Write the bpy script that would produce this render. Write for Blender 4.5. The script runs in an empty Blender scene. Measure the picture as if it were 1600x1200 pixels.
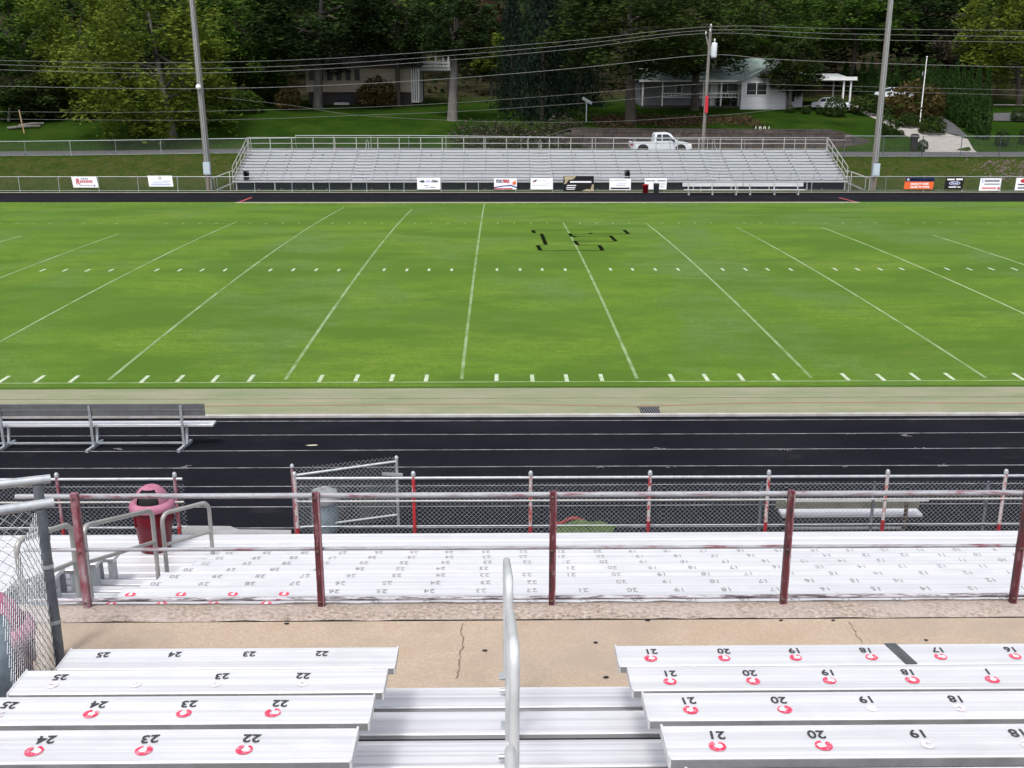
import bpy, math, random
import numpy as np
from mathutils import Vector, Matrix

# ------------------------------------------------------------------ camera
SC = bpy.context.scene
COL = SC.collection
FPX, PITCH, YAW, ROLL, CAMH = 1616.67, 0.27035, 0.01292, -0.00075, 7.131
fw = Vector((math.sin(YAW)*math.cos(PITCH), math.cos(YAW)*math.cos(PITCH), -math.sin(PITCH)))
ri = Vector((math.cos(YAW), -math.sin(YAW), 0)); do = fw.cross(ri)
ri, do = math.cos(ROLL)*ri + math.sin(ROLL)*do, -math.sin(ROLL)*ri + math.cos(ROLL)*do
cam_d = bpy.data.cameras.new('camera'); cam = bpy.data.objects.new('camera', cam_d); COL.objects.link(cam)
cam_d.sensor_width = 36; cam_d.lens = 36*FPX/1600; cam_d.clip_start = 0.1; cam_d.clip_end = 2000
M = Matrix((ri, -do, -fw)).transposed().to_4x4(); M.translation = (0, 0, CAMH); cam.matrix_world = M
SC.camera = cam
# ------------------------------------------------------------------ light
SUN_EL, SUN_AZ = 62, 200            # azimuth clockwise from +Y (high, behind the camera)
wd = bpy.data.worlds.new('World'); SC.world = wd; wd.use_nodes = True
nt = wd.node_tree; bg = nt.nodes['Background']
sky = nt.nodes.new('ShaderNodeTexSky'); sky.sky_type = 'NISHITA'; sky.sun_disc = False
sky.sun_elevation = math.radians(SUN_EL); sky.sun_rotation = math.radians(SUN_AZ)
sky.dust_density = 4.0; sky.air_density = 1.0; sky.ozone_density = 1.0
hs = nt.nodes.new('ShaderNodeHueSaturation'); hs.inputs['Saturation'].default_value = 0.35
nt.links.new(sky.outputs[0], hs.inputs['Color']); nt.links.new(hs.outputs[0], bg.inputs[0]); bg.inputs[1].default_value = 0.15
sd = bpy.data.lights.new('sun', 'SUN'); sd.energy = 1.15; sd.angle = math.radians(10); sd.color = (1, .96, .9)
sun = bpy.data.objects.new('sun', sd); COL.objects.link(sun)
a, e = math.radians(SUN_AZ), math.radians(SUN_EL)
sun.rotation_euler = Vector((math.sin(a)*math.cos(e), math.cos(a)*math.cos(e), math.sin(e))).to_track_quat('Z', 'Y').to_euler()
sun.location = (0, -20, 40)
SC.view_settings.view_transform = 'Standard'; SC.view_settings.look = 'None'
SC.view_settings.exposure = 0.80; SC.view_settings.gamma = 1
rnd = random.Random(7); npr = np.random.default_rng(11)

# ------------------------------------------------------------------ helpers
def at(px, py, Y):                     # point on the plane at distance Y seen along a sight line
    d = fw + ri*((px-800)/FPX) + do*((py-600)/FPX); t = Y/d.y
    return Vector((0, 0, CAMH)) + d*t
def gz(px, py, z):                     # point at height z seen along a sight line
    d = fw + ri*((px-800)/FPX) + do*((py-600)/FPX); t = (z-CAMH)/d.z
    return Vector((0, 0, CAMH)) + d*t
def ss(a, b, x):
    t = min(1, max(0, (x-a)/(b-a))); return t*t*(3-2*t)
def lerp_tab(tab, x):
    if x <= tab[0][0]: return tab[0][1]
    for (x0, y0), (x1, y1) in zip(tab, tab[1:]):
        if x <= x1: return y0 + (y1-y0)*(x-x0)/(x1-x0)
    return tab[-1][1]
ORG = {}
class MB:
    def __init__(s): s.v = []; s.f = []; s.sm = []
    def add(s, vs, fs, smooth=False):
        b = len(s.v); s.v += [tuple(v) for v in vs]; s.f += [tuple(i+b for i in f) for f in fs]; s.sm += [smooth]*len(fs); return s
    def box(s, x0, y0, z0, x1, y1, z1):
        return s.add([(x0,y0,z0),(x1,y0,z0),(x1,y1,z0),(x0,y1,z0),(x0,y0,z1),(x1,y0,z1),(x1,y1,z1),(x0,y1,z1)],
                     [(3,2,1,0),(4,5,6,7),(0,1,5,4),(1,2,6,5),(2,3,7,6),(3,0,4,7)])
    def bar(s, p, q, w, h, up=(0,0,1)):          # box beam from p to q
        p, q = Vector(p), Vector(q); d = (q-p).normalized(); u = Vector(up)
        x = d.cross(u); x = x.normalized() if x.length > 1e-6 else Vector((1,0,0)); u = x.cross(d)
        vs = [c + x*(i*w/2) + u*(j*h/2) for c in (p, q) for i, j in ((-1,-1),(1,-1),(1,1),(-1,1))]
        return s.add(vs, [(0,1,2,3),(7,6,5,4),(0,4,5,1),(1,5,6,2),(2,6,7,3),(3,7,4,0)])
    def path(s, pts, r, n=8, cap=True):          # round tube through points; r may be a list
        pts = [Vector(p) for p in pts]; m = len(pts); rs = r if isinstance(r, (list, tuple)) else [r]*m
        vs = []; ref = None
        for i, p in enumerate(pts):
            d = (pts[min(i+1, m-1)] - pts[max(i-1, 0)]).normalized()
            if ref is None: ref = d.orthogonal().normalized()
            ref = (ref - d*ref.dot(d)).normalized(); b = d.cross(ref)
            vs += [p + (ref*math.cos(2*math.pi*k/n) + b*math.sin(2*math.pi*k/n))*rs[i] for k in range(n)]
        fs = [(i*n+k, i*n+(k+1) % n, (i+1)*n+(k+1) % n, (i+1)*n+k) for i in range(m-1) for k in range(n)]
        s.add(vs, fs, True)
        if cap: s.add(vs[:n], [tuple(range(n))[::-1]]); s.add(vs[-n:], [tuple(range(n))])
        return s
    def tube(s, p, q, r, n=8): return s.path([p, q], r, n)
    def lathe(s, prof, c=(0,0,0), n=24, a0=0, a1=2*math.pi, smooth=True):
        full = abs(a1-a0-2*math.pi) < 1e-6; k = n if full else n+1
        vs = [(c[0]+r*math.cos(a0+(a1-a0)*i/n), c[1]+r*math.sin(a0+(a1-a0)*i/n), c[2]+z) for r, z in prof for i in range(k)]
        fs = [(j*k+i, j*k+(i+1) % k, (j+1)*k+(i+1) % k, (j+1)*k+i) for j in range(len(prof)-1) for i in range(n)]
        return s.add(vs, fs, smooth)
    def extr(s, poly, a, b, axis='x'):           # prism: polygon in the plane across the axis
        if axis == 'x': P = lambda u, v, w: (w, u, v)
        elif axis == 'y': P = lambda u, v, w: (u, w, v)
        else: P = lambda u, v, w: (u, v, w)
        n = len(poly); vs = [P(u, v, a) for u, v in poly] + [P(u, v, b) for u, v in poly]
        return s.add(vs, [tuple(range(n))[::-1], tuple(range(n, 2*n))] + [(i, (i+1) % n, n+(i+1) % n, n+i) for i in range(n)])
    def quad(s, *p): return s.add(p, [tuple(range(len(p)))])
    def mesh(s, name, mat, off=(0,0,0)):
        me = bpy.data.meshes.new(name); o = off
        me.from_pydata([(x-o[0], y-o[1], z-o[2]) for x, y, z in s.v], [], s.f)
        me.polygons.foreach_set('use_smooth', s.sm); me.materials.append(mat); me.update(); return me
    def build(s, name, mat, parent=None, local=False):
        off = (0,0,0) if (parent is None or local) else ORG.get(parent, (0,0,0))
        return link(name, s.mesh(name, mat, off), parent)
def link(name, me, parent=None, loc=(0,0,0), rz=0):
    o = bpy.data.objects.new(name, me); COL.objects.link(o); o.location = loc; o.rotation_euler[2] = rz
    if parent is not None: o.parent = parent; ORG[o] = ORG.get(parent, (0,0,0))
    return o
def tag(o, label, cat, group=None):
    o['label'] = label; o['category'] = cat
    if group: o['group'] = group
    return o
def thing(name, label, cat, loc=(0,0,0), group=None):
    o = bpy.data.objects.new(name, None); COL.objects.link(o); o.location = loc; o.empty_display_size = .3
    ORG[o] = tuple(loc); return tag(o, label, cat, group)
def struct(o): o['kind'] = 'structure'; return o
def stuff(o): o['kind'] = 'stuff'; return o
def copy_tree(o, parent=None):
    c = o.copy(); COL.objects.link(c)
    if parent is not None: c.parent = parent
    for ch in list(o.children): copy_tree(ch, c)
    return c
_tc = {}
def text_mesh(s, size, mat, bold=0.0):
    k = (s, size, mat.name, bold)
    if k not in _tc:
        cu = bpy.data.curves.new('t', 'FONT'); cu.body = s; cu.size = size; cu.align_x = 'CENTER'; cu.align_y = 'CENTER'
        cu.offset = bold; cu.resolution_u = 3; cu.extrude = 0.0004
        ob = bpy.data.objects.new('t', cu); COL.objects.link(ob); bpy.context.view_layer.update()
        me = bpy.data.meshes.new_from_object(ob.evaluated_get(bpy.context.evaluated_depsgraph_get()))
        bpy.data.objects.remove(ob); bpy.data.curves.remove(cu); me.materials.clear(); me.materials.append(mat); _tc[k] = me
    return _tc[k]
ORD = ['first','second','third','fourth','fifth','sixth','seventh','eighth','ninth','tenth','eleventh','twelfth','thirteenth','fourteenth','fifteenth',
       'sixteenth','seventeenth','eighteenth','nineteenth','twentieth','twenty-first','twenty-second','twenty-third','twenty-fourth','twenty-fifth','twenty-sixth']

# ------------------------------------------------------------------ materials
def nodes(name, rough=.6, metal=0.0):
    m = bpy.data.materials.new(name); m.use_nodes = True; t = m.node_tree; b = t.nodes['Principled BSDF']
    b.inputs['Roughness'].default_value = rough; b.inputs['Metallic'].default_value = metal
    return m, t, b
def N(t, kind, **kw):
    n = t.nodes.new(kind)
    for k, v in kw.items():
        if k in n.inputs: n.inputs[k].default_value = v
        else: setattr(n, k, v)
    return n
def pos(t, stretch=(1,1,1)):
    g = t.nodes.new('ShaderNodeNewGeometry'); mp = t.nodes.new('ShaderNodeMapping'); mp.inputs['Scale'].default_value = stretch
    t.links.new(g.outputs['Position'], mp.inputs['Vector']); return mp.outputs[0]
def noise(t, scale, detail=4, vec=None, rough=.6):
    n = N(t, 'ShaderNodeTexNoise', Scale=scale, Detail=detail, Roughness=rough)
    if vec is not None: t.links.new(vec, n.inputs['Vector'])
    return n.outputs['Fac']
def ramp(t, fac, stops):
    r = t.nodes.new('ShaderNodeValToRGB'); el = r.color_ramp.elements
    while len(el) < len(stops): el.new(.5)
    for e_, (p, c) in zip(el, stops): e_.position = p; e_.color = (*c, 1) if len(c) == 3 else c
    t.links.new(fac, r.inputs[0]); return r.outputs[0]
def mix(t, fac, a, b, mode='MIX'):
    m = t.nodes.new('ShaderNodeMix'); m.data_type = 'RGBA'; m.blend_type = mode
    for s_, v in ((m.inputs['Factor'], fac), (m.inputs['A'], a), (m.inputs['B'], b)):
        if hasattr(v, 'is_linked'): t.links.new(v, s_)
        elif isinstance(v, (int, float)): s_.default_value = v
        else: s_.default_value = (*v, 1)
    return m.outputs['Result']
def bump(t, b, fac, strength=.3, dist=.01):
    n = N(t, 'ShaderNodeBump', Strength=strength, Distance=dist); t.links.new(fac, n.inputs['Height']); t.links.new(n.outputs[0], b.inputs['Normal'])
def pm(name, c1, c2=None, scale=6, rough=.6, metal=0, bmp=0, bscale=60, bdist=.01, stretch=(1,1,1), lo=.35, hi=.65, spec=.2):
    m, t, b = nodes(name, rough, metal); b.inputs['Specular IOR Level'].default_value = spec
    if c2 is None: c2 = tuple(x*.82 for x in c1)
    v = pos(t, stretch); c = ramp(t, noise(t, scale, 6, v), [(lo, c1), (hi, c2)])
    t.links.new(c, b.inputs['Base Color'])
    if bmp: bump(t, b, noise(t, bscale, 4, v), bmp, bdist)
    return m
def alum(name, base, dark, metal=.45, rough=.42):
    m, t, b = nodes(name, rough, metal)
    v = pos(t, (.12, 16, 16)); v2 = pos(t, (.8, 1.5, 1.5))
    c = ramp(t, noise(t, 1.6, 5, v), [(.38, dark), (.58, base)])
    c = mix(t, ramp(t, noise(t, 2.2, 7, v2), [(.52, (0,0,0)), (.75, (.5,.5,.5))]), c, tuple(x*.72 for x in base))
    t.links.new(c, b.inputs['Base Color'])
    t.links.new(ramp(t, noise(t, 5, 4, v2), [(.3, (.3,.3,.3)), (.7, (.6,.6,.6))]), b.inputs['Roughness'])
    return m
M_ALUM = alum('aluminium', (.62,.622,.645), (.50,.503,.53), .30)
M_ALUM2 = alum('aluminium_treads', (.60,.602,.63), (.43,.433,.465), .30)
M_ALUMF = alum('aluminium_weathered', (.485,.505,.53), (.385,.40,.425), .3, .5)
M_ALDK = pm('aluminium_dull', (.30,.31,.33), (.22,.23,.25), 9, .5, .4)
M_GALV = pm('galvanised_steel', (.52,.55,.58), (.36,.39,.42), 14, .45, .6)
M_BACK_SHADE = pm('bench_back_shaded', (.15,.154,.163), (.11,.113,.12), 5, .5, .3)  # aluminium darkened so its colour holds the shade on the bench back
M_OLIVE = pm('weathered_bench_back', (.17,.165,.13), (.12,.12,.095), 4, .8)
M_EDGE_SHADE = pm('plank_edge_shade', (.25,.252,.26), (.19,.192,.20), 7, .55, .3)  # darker grey carries the shade on the planks' rear faces
M_GALVL = pm('galvanised_light', (.42,.44,.46), (.31,.33,.355), 10, .45, .4)
M_GALVD = pm('galvanised_dark', (.16,.18,.21), (.10,.115,.135), 10, .5, .4)
M_WIRE = pm('fence_wire', (.44,.46,.48), (.30,.32,.34), 20, .5, .2)
M_WIREG = pm('fence_wire_far', (.24,.26,.25), (.16,.18,.17), 20, .6, .2)
M_HOOP = pm('anodised_handrail', (.36,.352,.335), (.30,.292,.28), 4, .4, .3)
M_POLYR = pm('white_rail', (.40,.40,.39), (.32,.32,.31), 4, .5, .2)
def peel(name, stops, scale=7, stretch=(1,1,1)):
    m, t, b = nodes(name, .55, 0); v = pos(t, stretch)
    t.links.new(ramp(t, noise(t, scale, 8, v, .7), stops), b.inputs['Base Color'])
    bump(t, b, noise(t, 60, 4, v), .25, .004); return m
RED, PALE, LAV, DK = (.20,.018,.030), (.62,.60,.62), (.42,.30,.34), (.07,.06,.07)
M_PPOST = peel('peeling_maroon_post', [(.36,(.02,.016,.018)),(.42,(.045,.012,.016)),(.47,(.095,.014,.022)),(.55,(.062,.014,.020)),(.58,(.24,.13,.15)),(.62,(.075,.018,.024)),(.68,(.03,.02,.022)),(.74,(.42,.36,.38))], 11, (2.2,2.2,.35))
M_PPINK = peel('faded_pink_post', [(.38,(.10,.01,.016)),(.44,(.20,.055,.075)),(.54,(.23,.12,.145)),(.62,(.33,.27,.29)),(.68,(.14,.03,.04))], 8, (1.4,1.4,.5))
M_PRAIL = peel('peeling_white_rail', [(.34,(.10,.03,.045)),(.40,(.19,.07,.09)),(.44,(.22,.21,.235)),(.54,(.26,.272,.30)),(.60,(.33,.33,.355)),(.66,(.12,.125,.14)),(.72,(.19,.05,.07))], 4, (.9,7,7))
M_PRAILB = peel('peeling_rail_underside', [(.40,(.04,.035,.04)),(.46,(.14,.12,.135)),(.52,(.34,.33,.36)),(.60,(.44,.44,.48)),(.66,(.20,.05,.075))], 5, (.9,7,7))
M_FPOST = peel('red_white_fence_post', [(.40,(.28,.02,.028)),(.46,(.33,.12,.12)),(.50,(.44,.41,.41)),(.60,(.36,.35,.36)),(.66,(.26,.03,.04)),(.74,(.20,.20,.21))], 11, (1,1,.7))
M_FPOSTR = peel('red_fence_post', [(.36,(.42,.38,.38)),(.42,(.40,.016,.028)),(.62,(.30,.016,.024)),(.68,(.40,.36,.36))], 10, (1,1,.6))
M_FBASE = peel('red_post_base', [(.3,(.30,.015,.022)),(.7,(.20,.014,.02))], 9)
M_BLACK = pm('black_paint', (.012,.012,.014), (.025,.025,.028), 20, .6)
M_DARK = pm('dark_void', (.01,.01,.012), (.02,.02,.02), 8, .9)
M_NUM = pm('black_number_print', (.018,.02,.025), (.06,.06,.07), 70, .6)
M_NUML = pm('grey_number_print', (.16,.16,.17), (.34,.34,.36), 60, .6)
M_NUMW = pm('worn_number_print', (.15,.15,.16), (.46,.46,.48), 90, .6, lo=.45, hi=.55)
M_EMB = pm('red_emblem_print', (.58,.035,.085), (.72,.30,.36), 45, .5, lo=.48, hi=.72)
M_EMBF = pm('faded_emblem_print', (.50,.44,.48), (.72,.71,.74), 80, .6, lo=.45, hi=.6)
M_WHITE = pm('white_paint', (.78,.78,.77), (.68,.68,.67), 6, .55)
M_WHITEP = pm('white_print', (.80,.80,.80), (.74,.74,.74), 6, .5)
M_TAPE = pm('dark_tape', (.05,.055,.065), (.08,.085,.09), 30, .7)
M_MAROON = pm('maroon_plastic', (.115,.005,.013), (.085,.004,.010), 8, .4)
M_PINK = pm('faded_pink_plastic', (.36,.15,.215), (.28,.095,.15), 7, .55)
M_BLUEG = pm('grey_blue_plastic', (.22,.27,.31), (.15,.19,.22), 8, .5)
M_REDB = pm('bright_red_plastic', (.42,.012,.03), (.32,.01,.02), 8, .4)
M_GREYB = pm('grey_plastic', (.16,.18,.20), (.11,.13,.145), 8, .5)
M_WOODP = pm('weathered_pole', (.225,.21,.197), (.14,.13,.124), 9, .8, 0, .4, 40, .01, (3,3,.25))
M_RUST = pm('rusty_steel', (.10,.06,.045), (.06,.045,.04), 12, .8)

def m_concrete():
    m, t, b = nodes('walkway_concrete', .85); v = pos(t)
    c = ramp(t, noise(t, 1.3, 8, v, .65), [(.30, (.285,.222,.166)), (.52, (.385,.308,.235)), (.70, (.35,.262,.183))])
    c = mix(t, ramp(t, noise(t, 38, 6, v), [(.40, (.55,.55,.55)), (.62, (0,0,0))]), c, (.26,.20,.15))
    c = mix(t, ramp(t, noise(t, .8, 9, pos(t, (.6,1.6,1)), .7), [(.46, (0,0,0)), (.66, (.8,.8,.8))]), c, (.28,.225,.178))
    c = mix(t, ramp(t, noise(t, 7, 7, v), [(.60, (0,0,0)), (.72, (.55,.55,.55))]), c, (.30,.24,.19))
    t.links.new(c, b.inputs['Base Color']); bump(t, b, noise(t, 90, 5, v), .35, .006); return m
def m_parapet():
    m, t, b = nodes('weathered_parapet', .9); v = pos(t, (1, 1.2, 1.2))
    c = ramp(t, noise(t, 26, 8, v, .75), [(.34, (.09,.075,.065)), (.44, (.26,.205,.17)), (.54, (.38,.31,.265)), (.68, (.50,.455,.42))])
    c = mix(t, ramp(t, noise(t, 2.4, 6, v), [(.45, (0,0,0)), (.65, (.65,.65,.65))]), c, (.40,.34,.31))
    t.links.new(c, b.inputs['Base Color']); bump(t, b, noise(t, 45, 8, v, .75), .8, .018); return m
def m_track():
    m, t, b = nodes('track_rubber', .85); v = pos(t, (.6, 1, 1))
    c = ramp(t, noise(t, .7, 6, v), [(.3, (.0085,.0092,.0125)), (.7, (.0140,.0147,.0185))])
    c = mix(t, ramp(t, noise(t, 22, 3, pos(t)), [(.70, (0,0,0)), (.76, (.45,.45,.45))]), c, (.12,.12,.13))
    c = mix(t, ramp(t, noise(t, 1.1, 9, pos(t, (.5,1.6,1)), .72), [(.60, (0,0,0)), (.74, (.35,.35,.35))]), c, (.06,.058,.06))
    t.links.new(c, b.inputs['Base Color']); bump(t, b, noise(t, 120, 3, pos(t)), .4, .006)
    b.inputs['Specular IOR Level'].default_value = 0; b.inputs['Roughness'].default_value = 1; return m
def m_apron():
    m, t, b = nodes('green_painted_apron', .85); v = pos(t, (.35, 1.4, 1))
    c = ramp(t, noise(t, 1.6, 7, v, .65), [(.32, (.140,.172,.090)), (.52, (.185,.195,.115)), (.70, (.235,.215,.150))])
    c = mix(t, ramp(t, noise(t, 3.5, 9, pos(t), .75), [(.60, (0,0,0)), (.70, (.5,.5,.5))]), c, (.29,.27,.22))
    t.links.new(c, b.inputs['Base Color']); bump(t, b, noise(t, 70, 4, pos(t)), .3, .006); return m
def m_turf():
    m, t, b = nodes('field_turf', .9); b.inputs['Specular IOR Level'].default_value = .03
    c = ramp(t, noise(t, .13, 5, pos(t, (.55,1,1)), .55), [(.38, (0.078,0.147,0.023)), (.48, (0.098,0.179,0.023)), (.56, (0.119,0.196,0.025)), (.66, (0.134,0.196,0.038))])
    c = mix(t, ramp(t, noise(t, .17, 6, pos(t, (1,.45,1)), .6), [(.50, (0,0,0)), (.60, (.75,.75,.75))]), c, (0.102,0.169,0.067))
    c = mix(t, ramp(t, noise(t, .30, 7, pos(t, (.5,1,1)), .6), [(.49, (0,0,0)), (.60, (.9,.9,.9))]), c, (0.058,0.120,0.017))
    c = mix(t, ramp(t, noise(t, .8, 7, pos(t, (.35,1.2,1)), .65), [(.50, (0,0,0)), (.64, (.65,.65,.65))]), c, (0.064,0.122,0.023))
    c = mix(t, ramp(t, noise(t, .5, 7, pos(t, (.4,1,1)), .65), [(.58, (0,0,0)), (.70, (.55,.55,.55))]), c, (0.142,0.192,0.036))
    c = mix(t, ramp(t, noise(t, 4, 6, pos(t, (.3,1,1)), .75), [(.42, (.55,.55,.55)), (.57, (0,0,0))]), c, (0.068,0.125,0.017))
    c = mix(t, ramp(t, noise(t, 15, 4, pos(t, (.6,1,1)), .8), [(.43, (.65,.65,.65)), (.58, (0,0,0))]), c, (0.063,0.116,0.016))
    t.links.new(c, b.inputs['Base Color']); bump(t, b, noise(t, 30, 5, pos(t, (.6,1,1)), .8), .6, .03); return m
def m_lawn():
    m, t, b = nodes('lawn_and_bank', .95); g = pos(t)
    c = ramp(t, noise(t, .25, 7, g, .65), [(.32, (.010,.024,.004)), (.52, (.018,.041,.0055)), (.72, (.030,.048,.008))])
    sx = t.nodes.new('ShaderNodeSeparateXYZ'); t.links.new(g, sx.inputs[0])
    def band(a, b_, c_, d_):
        mr = N(t, 'ShaderNodeMapRange'); mr.inputs[1].default_value = a; mr.inputs[2].default_value = b_; mr.inputs[3].default_value = 0; mr.inputs[4].default_value = 1; t.links.new(sx.outputs['Y'], mr.inputs[0])
        mr2 = N(t, 'ShaderNodeMapRange'); mr2.inputs[1].default_value = c_; mr2.inputs[2].default_value = d_; mr2.inputs[3].default_value = 1; mr2.inputs[4].default_value = 0; t.links.new(sx.outputs['Y'], mr2.inputs[0])
        mm = N(t, 'ShaderNodeMath', operation='MULTIPLY'); t.links.new(mr.outputs[0], mm.inputs[0]); t.links.new(mr2.outputs[0], mm.inputs[1]); return mm.outputs[0]
    weeds = ramp(t, noise(t, 1.1, 8, g, .7), [(.30, (.020,.040,.007)), (.50, (.038,.052,.012)), (.66, (.062,.056,.024)), (.78, (.036,.030,.02))])
    c = mix(t, band(83, 85, 93, 95.5), c, weeds)
    lit = ramp(t, noise(t, .9, 6, g), [(.35, (.018,.020,.010)), (.65, (.045,.038,.022))])
    mr = N(t, 'ShaderNodeMapRange'); mr.inputs[1].default_value = 128; mr.inputs[2].default_value = 142; t.links.new(sx.outputs['Y'], mr.inputs[0])
    c = mix(t, mr.outputs[0], c, lit)
    t.links.new(c, b.inputs['Base Color']); bump(t, b, noise(t, 6, 8, g, .8), .7, .12); b.inputs['Specular IOR Level'].default_value = 0; return m
M_CONC, M_PARA, M_TRACK, M_APRON, M_TURF, M_LAWN = m_concrete(), m_parapet(), m_track(), m_apron(), m_turf(), m_lawn()
M_PAINT = pm('field_line_paint', (.21,.285,.15), (.105,.175,.045), 1.4, .9, 0, .4, 30, .01, lo=.36, hi=.66)
M_TICK = pm('tick_paint', (.42,.475,.37), (.27,.34,.20), 5, .9)
M_FADEP = pm('faint_line_paint', (.26,.33,.18), (.14,.22,.06), 1.6, .9)
M_LOGO = pm('black_field_paint', (.006,.007,.004), (.010,.014,.006), 5, 1, spec=0)
M_LOGOT = pm('thin_dark_field_paint', (.022,.036,.010), (.045,.075,.016), 3, 1, spec=0)
M_LANE = pm('lane_line_paint', (.27,.27,.29), (.10,.10,.11), 2.5, .9)
M_CURB = pm('pale_curb', (.40,.395,.39), (.30,.285,.27), 3, .8)
M_CURBT = pm('tan_curb', (.29,.265,.21), (.22,.205,.15), 2, .85)
M_REDL = pm('red_line_paint', (.30,.10,.075), (.24,.16,.10), 3, .85)
M_ASPH = pm('road_asphalt', (.060,.061,.066), (.085,.085,.092), 1.5, .9, 0, .3, 60)
M_DRIVE = pm('driveway_concrete', (.30,.285,.265), (.24,.225,.21), 1.2, .85)
M_CSTRIP = pm('grey_concrete', (.30,.30,.30), (.22,.22,.22), 2, .85, 0, .3, 50)
def leafm(name, a, b_, c_, trans=.30):
    m, t, b = nodes(name, .6); at_ = N(t, 'ShaderNodeAttribute', attribute_name='leafvar')
    c = ramp(t, at_.outputs['Fac'], [(.0, a), (.55, b_), (1.0, c_)])
    t.links.new(c, b.inputs['Base Color']); b.inputs['Specular IOR Level'].default_value = .04; b.inputs['Roughness'].default_value = .8
    tr = t.nodes.new('ShaderNodeBsdfTranslucent'); t.links.new(c, tr.inputs[0]); ms = t.nodes.new('ShaderNodeMixShader'); ms.inputs[0].default_value = trans
    t.links.new(b.outputs[0], ms.inputs[1]); t.links.new(tr.outputs[0], ms.inputs[2]); t.links.new(ms.outputs[0], t.nodes['Material Output'].inputs[0]); return m
L_YEL = leafm('yellow_green_leaves', (.046,.074,.010), (.092,.132,.018), (.165,.198,.030))
L_GRN = leafm('green_leaves', (.024,.052,.009), (.048,.096,.015), (.090,.145,.026))
L_DRK = leafm('dark_green_leaves', (.010,.021,.008), (.021,.040,.012), (.044,.070,.021), .2)
L_OLV = leafm('olive_leaves', (.014,.026,.007), (.028,.047,.011), (.056,.080,.020), .25)
L_BLU = leafm('blue_green_needles', (.006,.012,.008), (.011,.021,.014), (.020,.036,.024), .1)
L_BRN = leafm('brown_leaves', (.050,.030,.020), (.085,.055,.035), (.120,.080,.050))
L_GRY = leafm('grey_brown_leaves', (.040,.036,.028), (.068,.060,.045), (.10,.092,.065))
L_ARB = leafm('arborvitae_needles', (.012,.030,.008), (.022,.050,.012), (.040,.078,.018), .1)
L_AUT = leafm('autumn_shrub_leaves', (.040,.036,.012), (.075,.055,.022), (.11,.085,.03))
L_BUSH = leafm('shrub_leaves', (.012,.024,.008), (.025,.046,.012), (.05,.08,.02), .15)
M_BARK = pm('bark', (.045,.038,.032), (.085,.075,.065), 3, .95, 0, .8, 12, .04, (2,2,.4))
M_BARKP = pm('pale_bark', (.15,.14,.13), (.09,.085,.08), 2, .95, 0, .8, 12, .04, (2,2,.4))

# ------------------------------------------------------------------ ground and terrain
def road_z(x): return 2.02 + .42*math.exp(-((x+12)/24)**2)
SL = [(104,2.15),(107,2.75),(112,3.85),(118,4.75),(128,6.25),(140,7.3),(152,9.5),(200,27),(260,52),(330,70)]
def terrain(x, y):
    if y < 81.6: return -.06
    if y < 95: return -.06 + (road_z(x)+.02)*ss(82.4, 95.5, y)*1.0
    rz_ = road_z(x)
    if y <= 104: return rz_ - .04
    z = lerp_tab(SL, y) + (rz_-2.05)*max(0, 1-(y-104)/10)
    w = ss(3.5, 8, x)*(1-ss(33, 38, x))
    if w > 0:
        zf = rz_ - .02 if y < 107.05 else z + 1.05*max(0, 1-(y-107)/14)
        z = z*(1-w) + zf*w
    l = 1-ss(-8, 6, x)
    return z + .55*l*ss(104, 113, y)*(1-ss(116, 132, y))
xs = sorted(set([round(v, 2) for v in np.concatenate([np.linspace(-400,-70,12), np.linspace(-66,66,89), np.linspace(70,400,12)])]))
ys = sorted(set([round(float(v), 2) for v in np.concatenate([np.linspace(-80,78,10), np.arange(81.4,104.2,.9), [104.05,107.0,107.1], np.arange(104.5,107,.8), np.arange(107.9,132,1.2), np.linspace(133,200,18), np.linspace(210,400,10)])]))
b = MB(); nx = len(xs)
b.add([(x, y, terrain(x, y)) for y in ys for x in xs], [(j*nx+i, j*nx+i+1, (j+1)*nx+i+1, (j+1)*nx+i) for j in range(len(ys)-1) for i in range(nx-1)], True)
struct(b.build('ground', M_LAWN))

FY0, FY1, FC = 25.36, 72.9, 49.1
def crown_z(y): return .03 + .42*max(0, 1-((y-FC)/23.9)**2)
b = MB(); ysf = list(np.linspace(FY0, FY1, 40)); XF = [-95, 95]
b.add([(x, y, crown_z(y)) for y in ysf for x in XF], [(2*j, 2*j+1, 2*j+3, 2*j+2) for j in range(len(ysf)-1)], True)
field = struct(b.build('field', M_TURF))
def strip(b, x0, x1, y0, y1, lift=.006):
    n = max(1, int((y1-y0)/1.2)); yy = [y0+(y1-y0)*i/n for i in range(n+1)]
    return b.add([(x, y, crown_z(y)+lift) for y in yy for x in (x0, x1)], [(2*j, 2*j+1, 2*j+3, 2*j+2) for j in range(n)])
X0 = -.976
for k in range(-9, 11):
    x = X0 + 4.572*k; y1 = {-2:68.5, -1:67, 0:72.2, 1:57.9, 2:57.9, 3:55.6, 4:55.5, -3:58.6, -4:52.8}.get(k, 52.0)
    strip(MB(), x-.046, x+.046, 26.0, y1).build('yard_line', M_PAINT if -5 < k < 4 else M_FADEP, field)
for (yc, half, w, mt) in ((26.1,.31,.052,M_TICK), (41.55,.28,.050,M_TICK), (57.7,.26,.045,M_PAINT), (72.0,.24,.042,M_FADEP)):
    b = MB()
    for j in range(-60, 66):
        if j % 5 == 0: continue
        x = X0 + .9144*j + rnd.uniform(-.015, .015); d = rnd.uniform(-.04, .04); strip(b, x-w, x+w, yc-half+d, yc+half+d, .007)
    stuff(b.build('hash_mark', mt, field))
strip(MB(), -60, 60, 25.72, 25.78, .004).build('sideline', M_FADEP, field)
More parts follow.
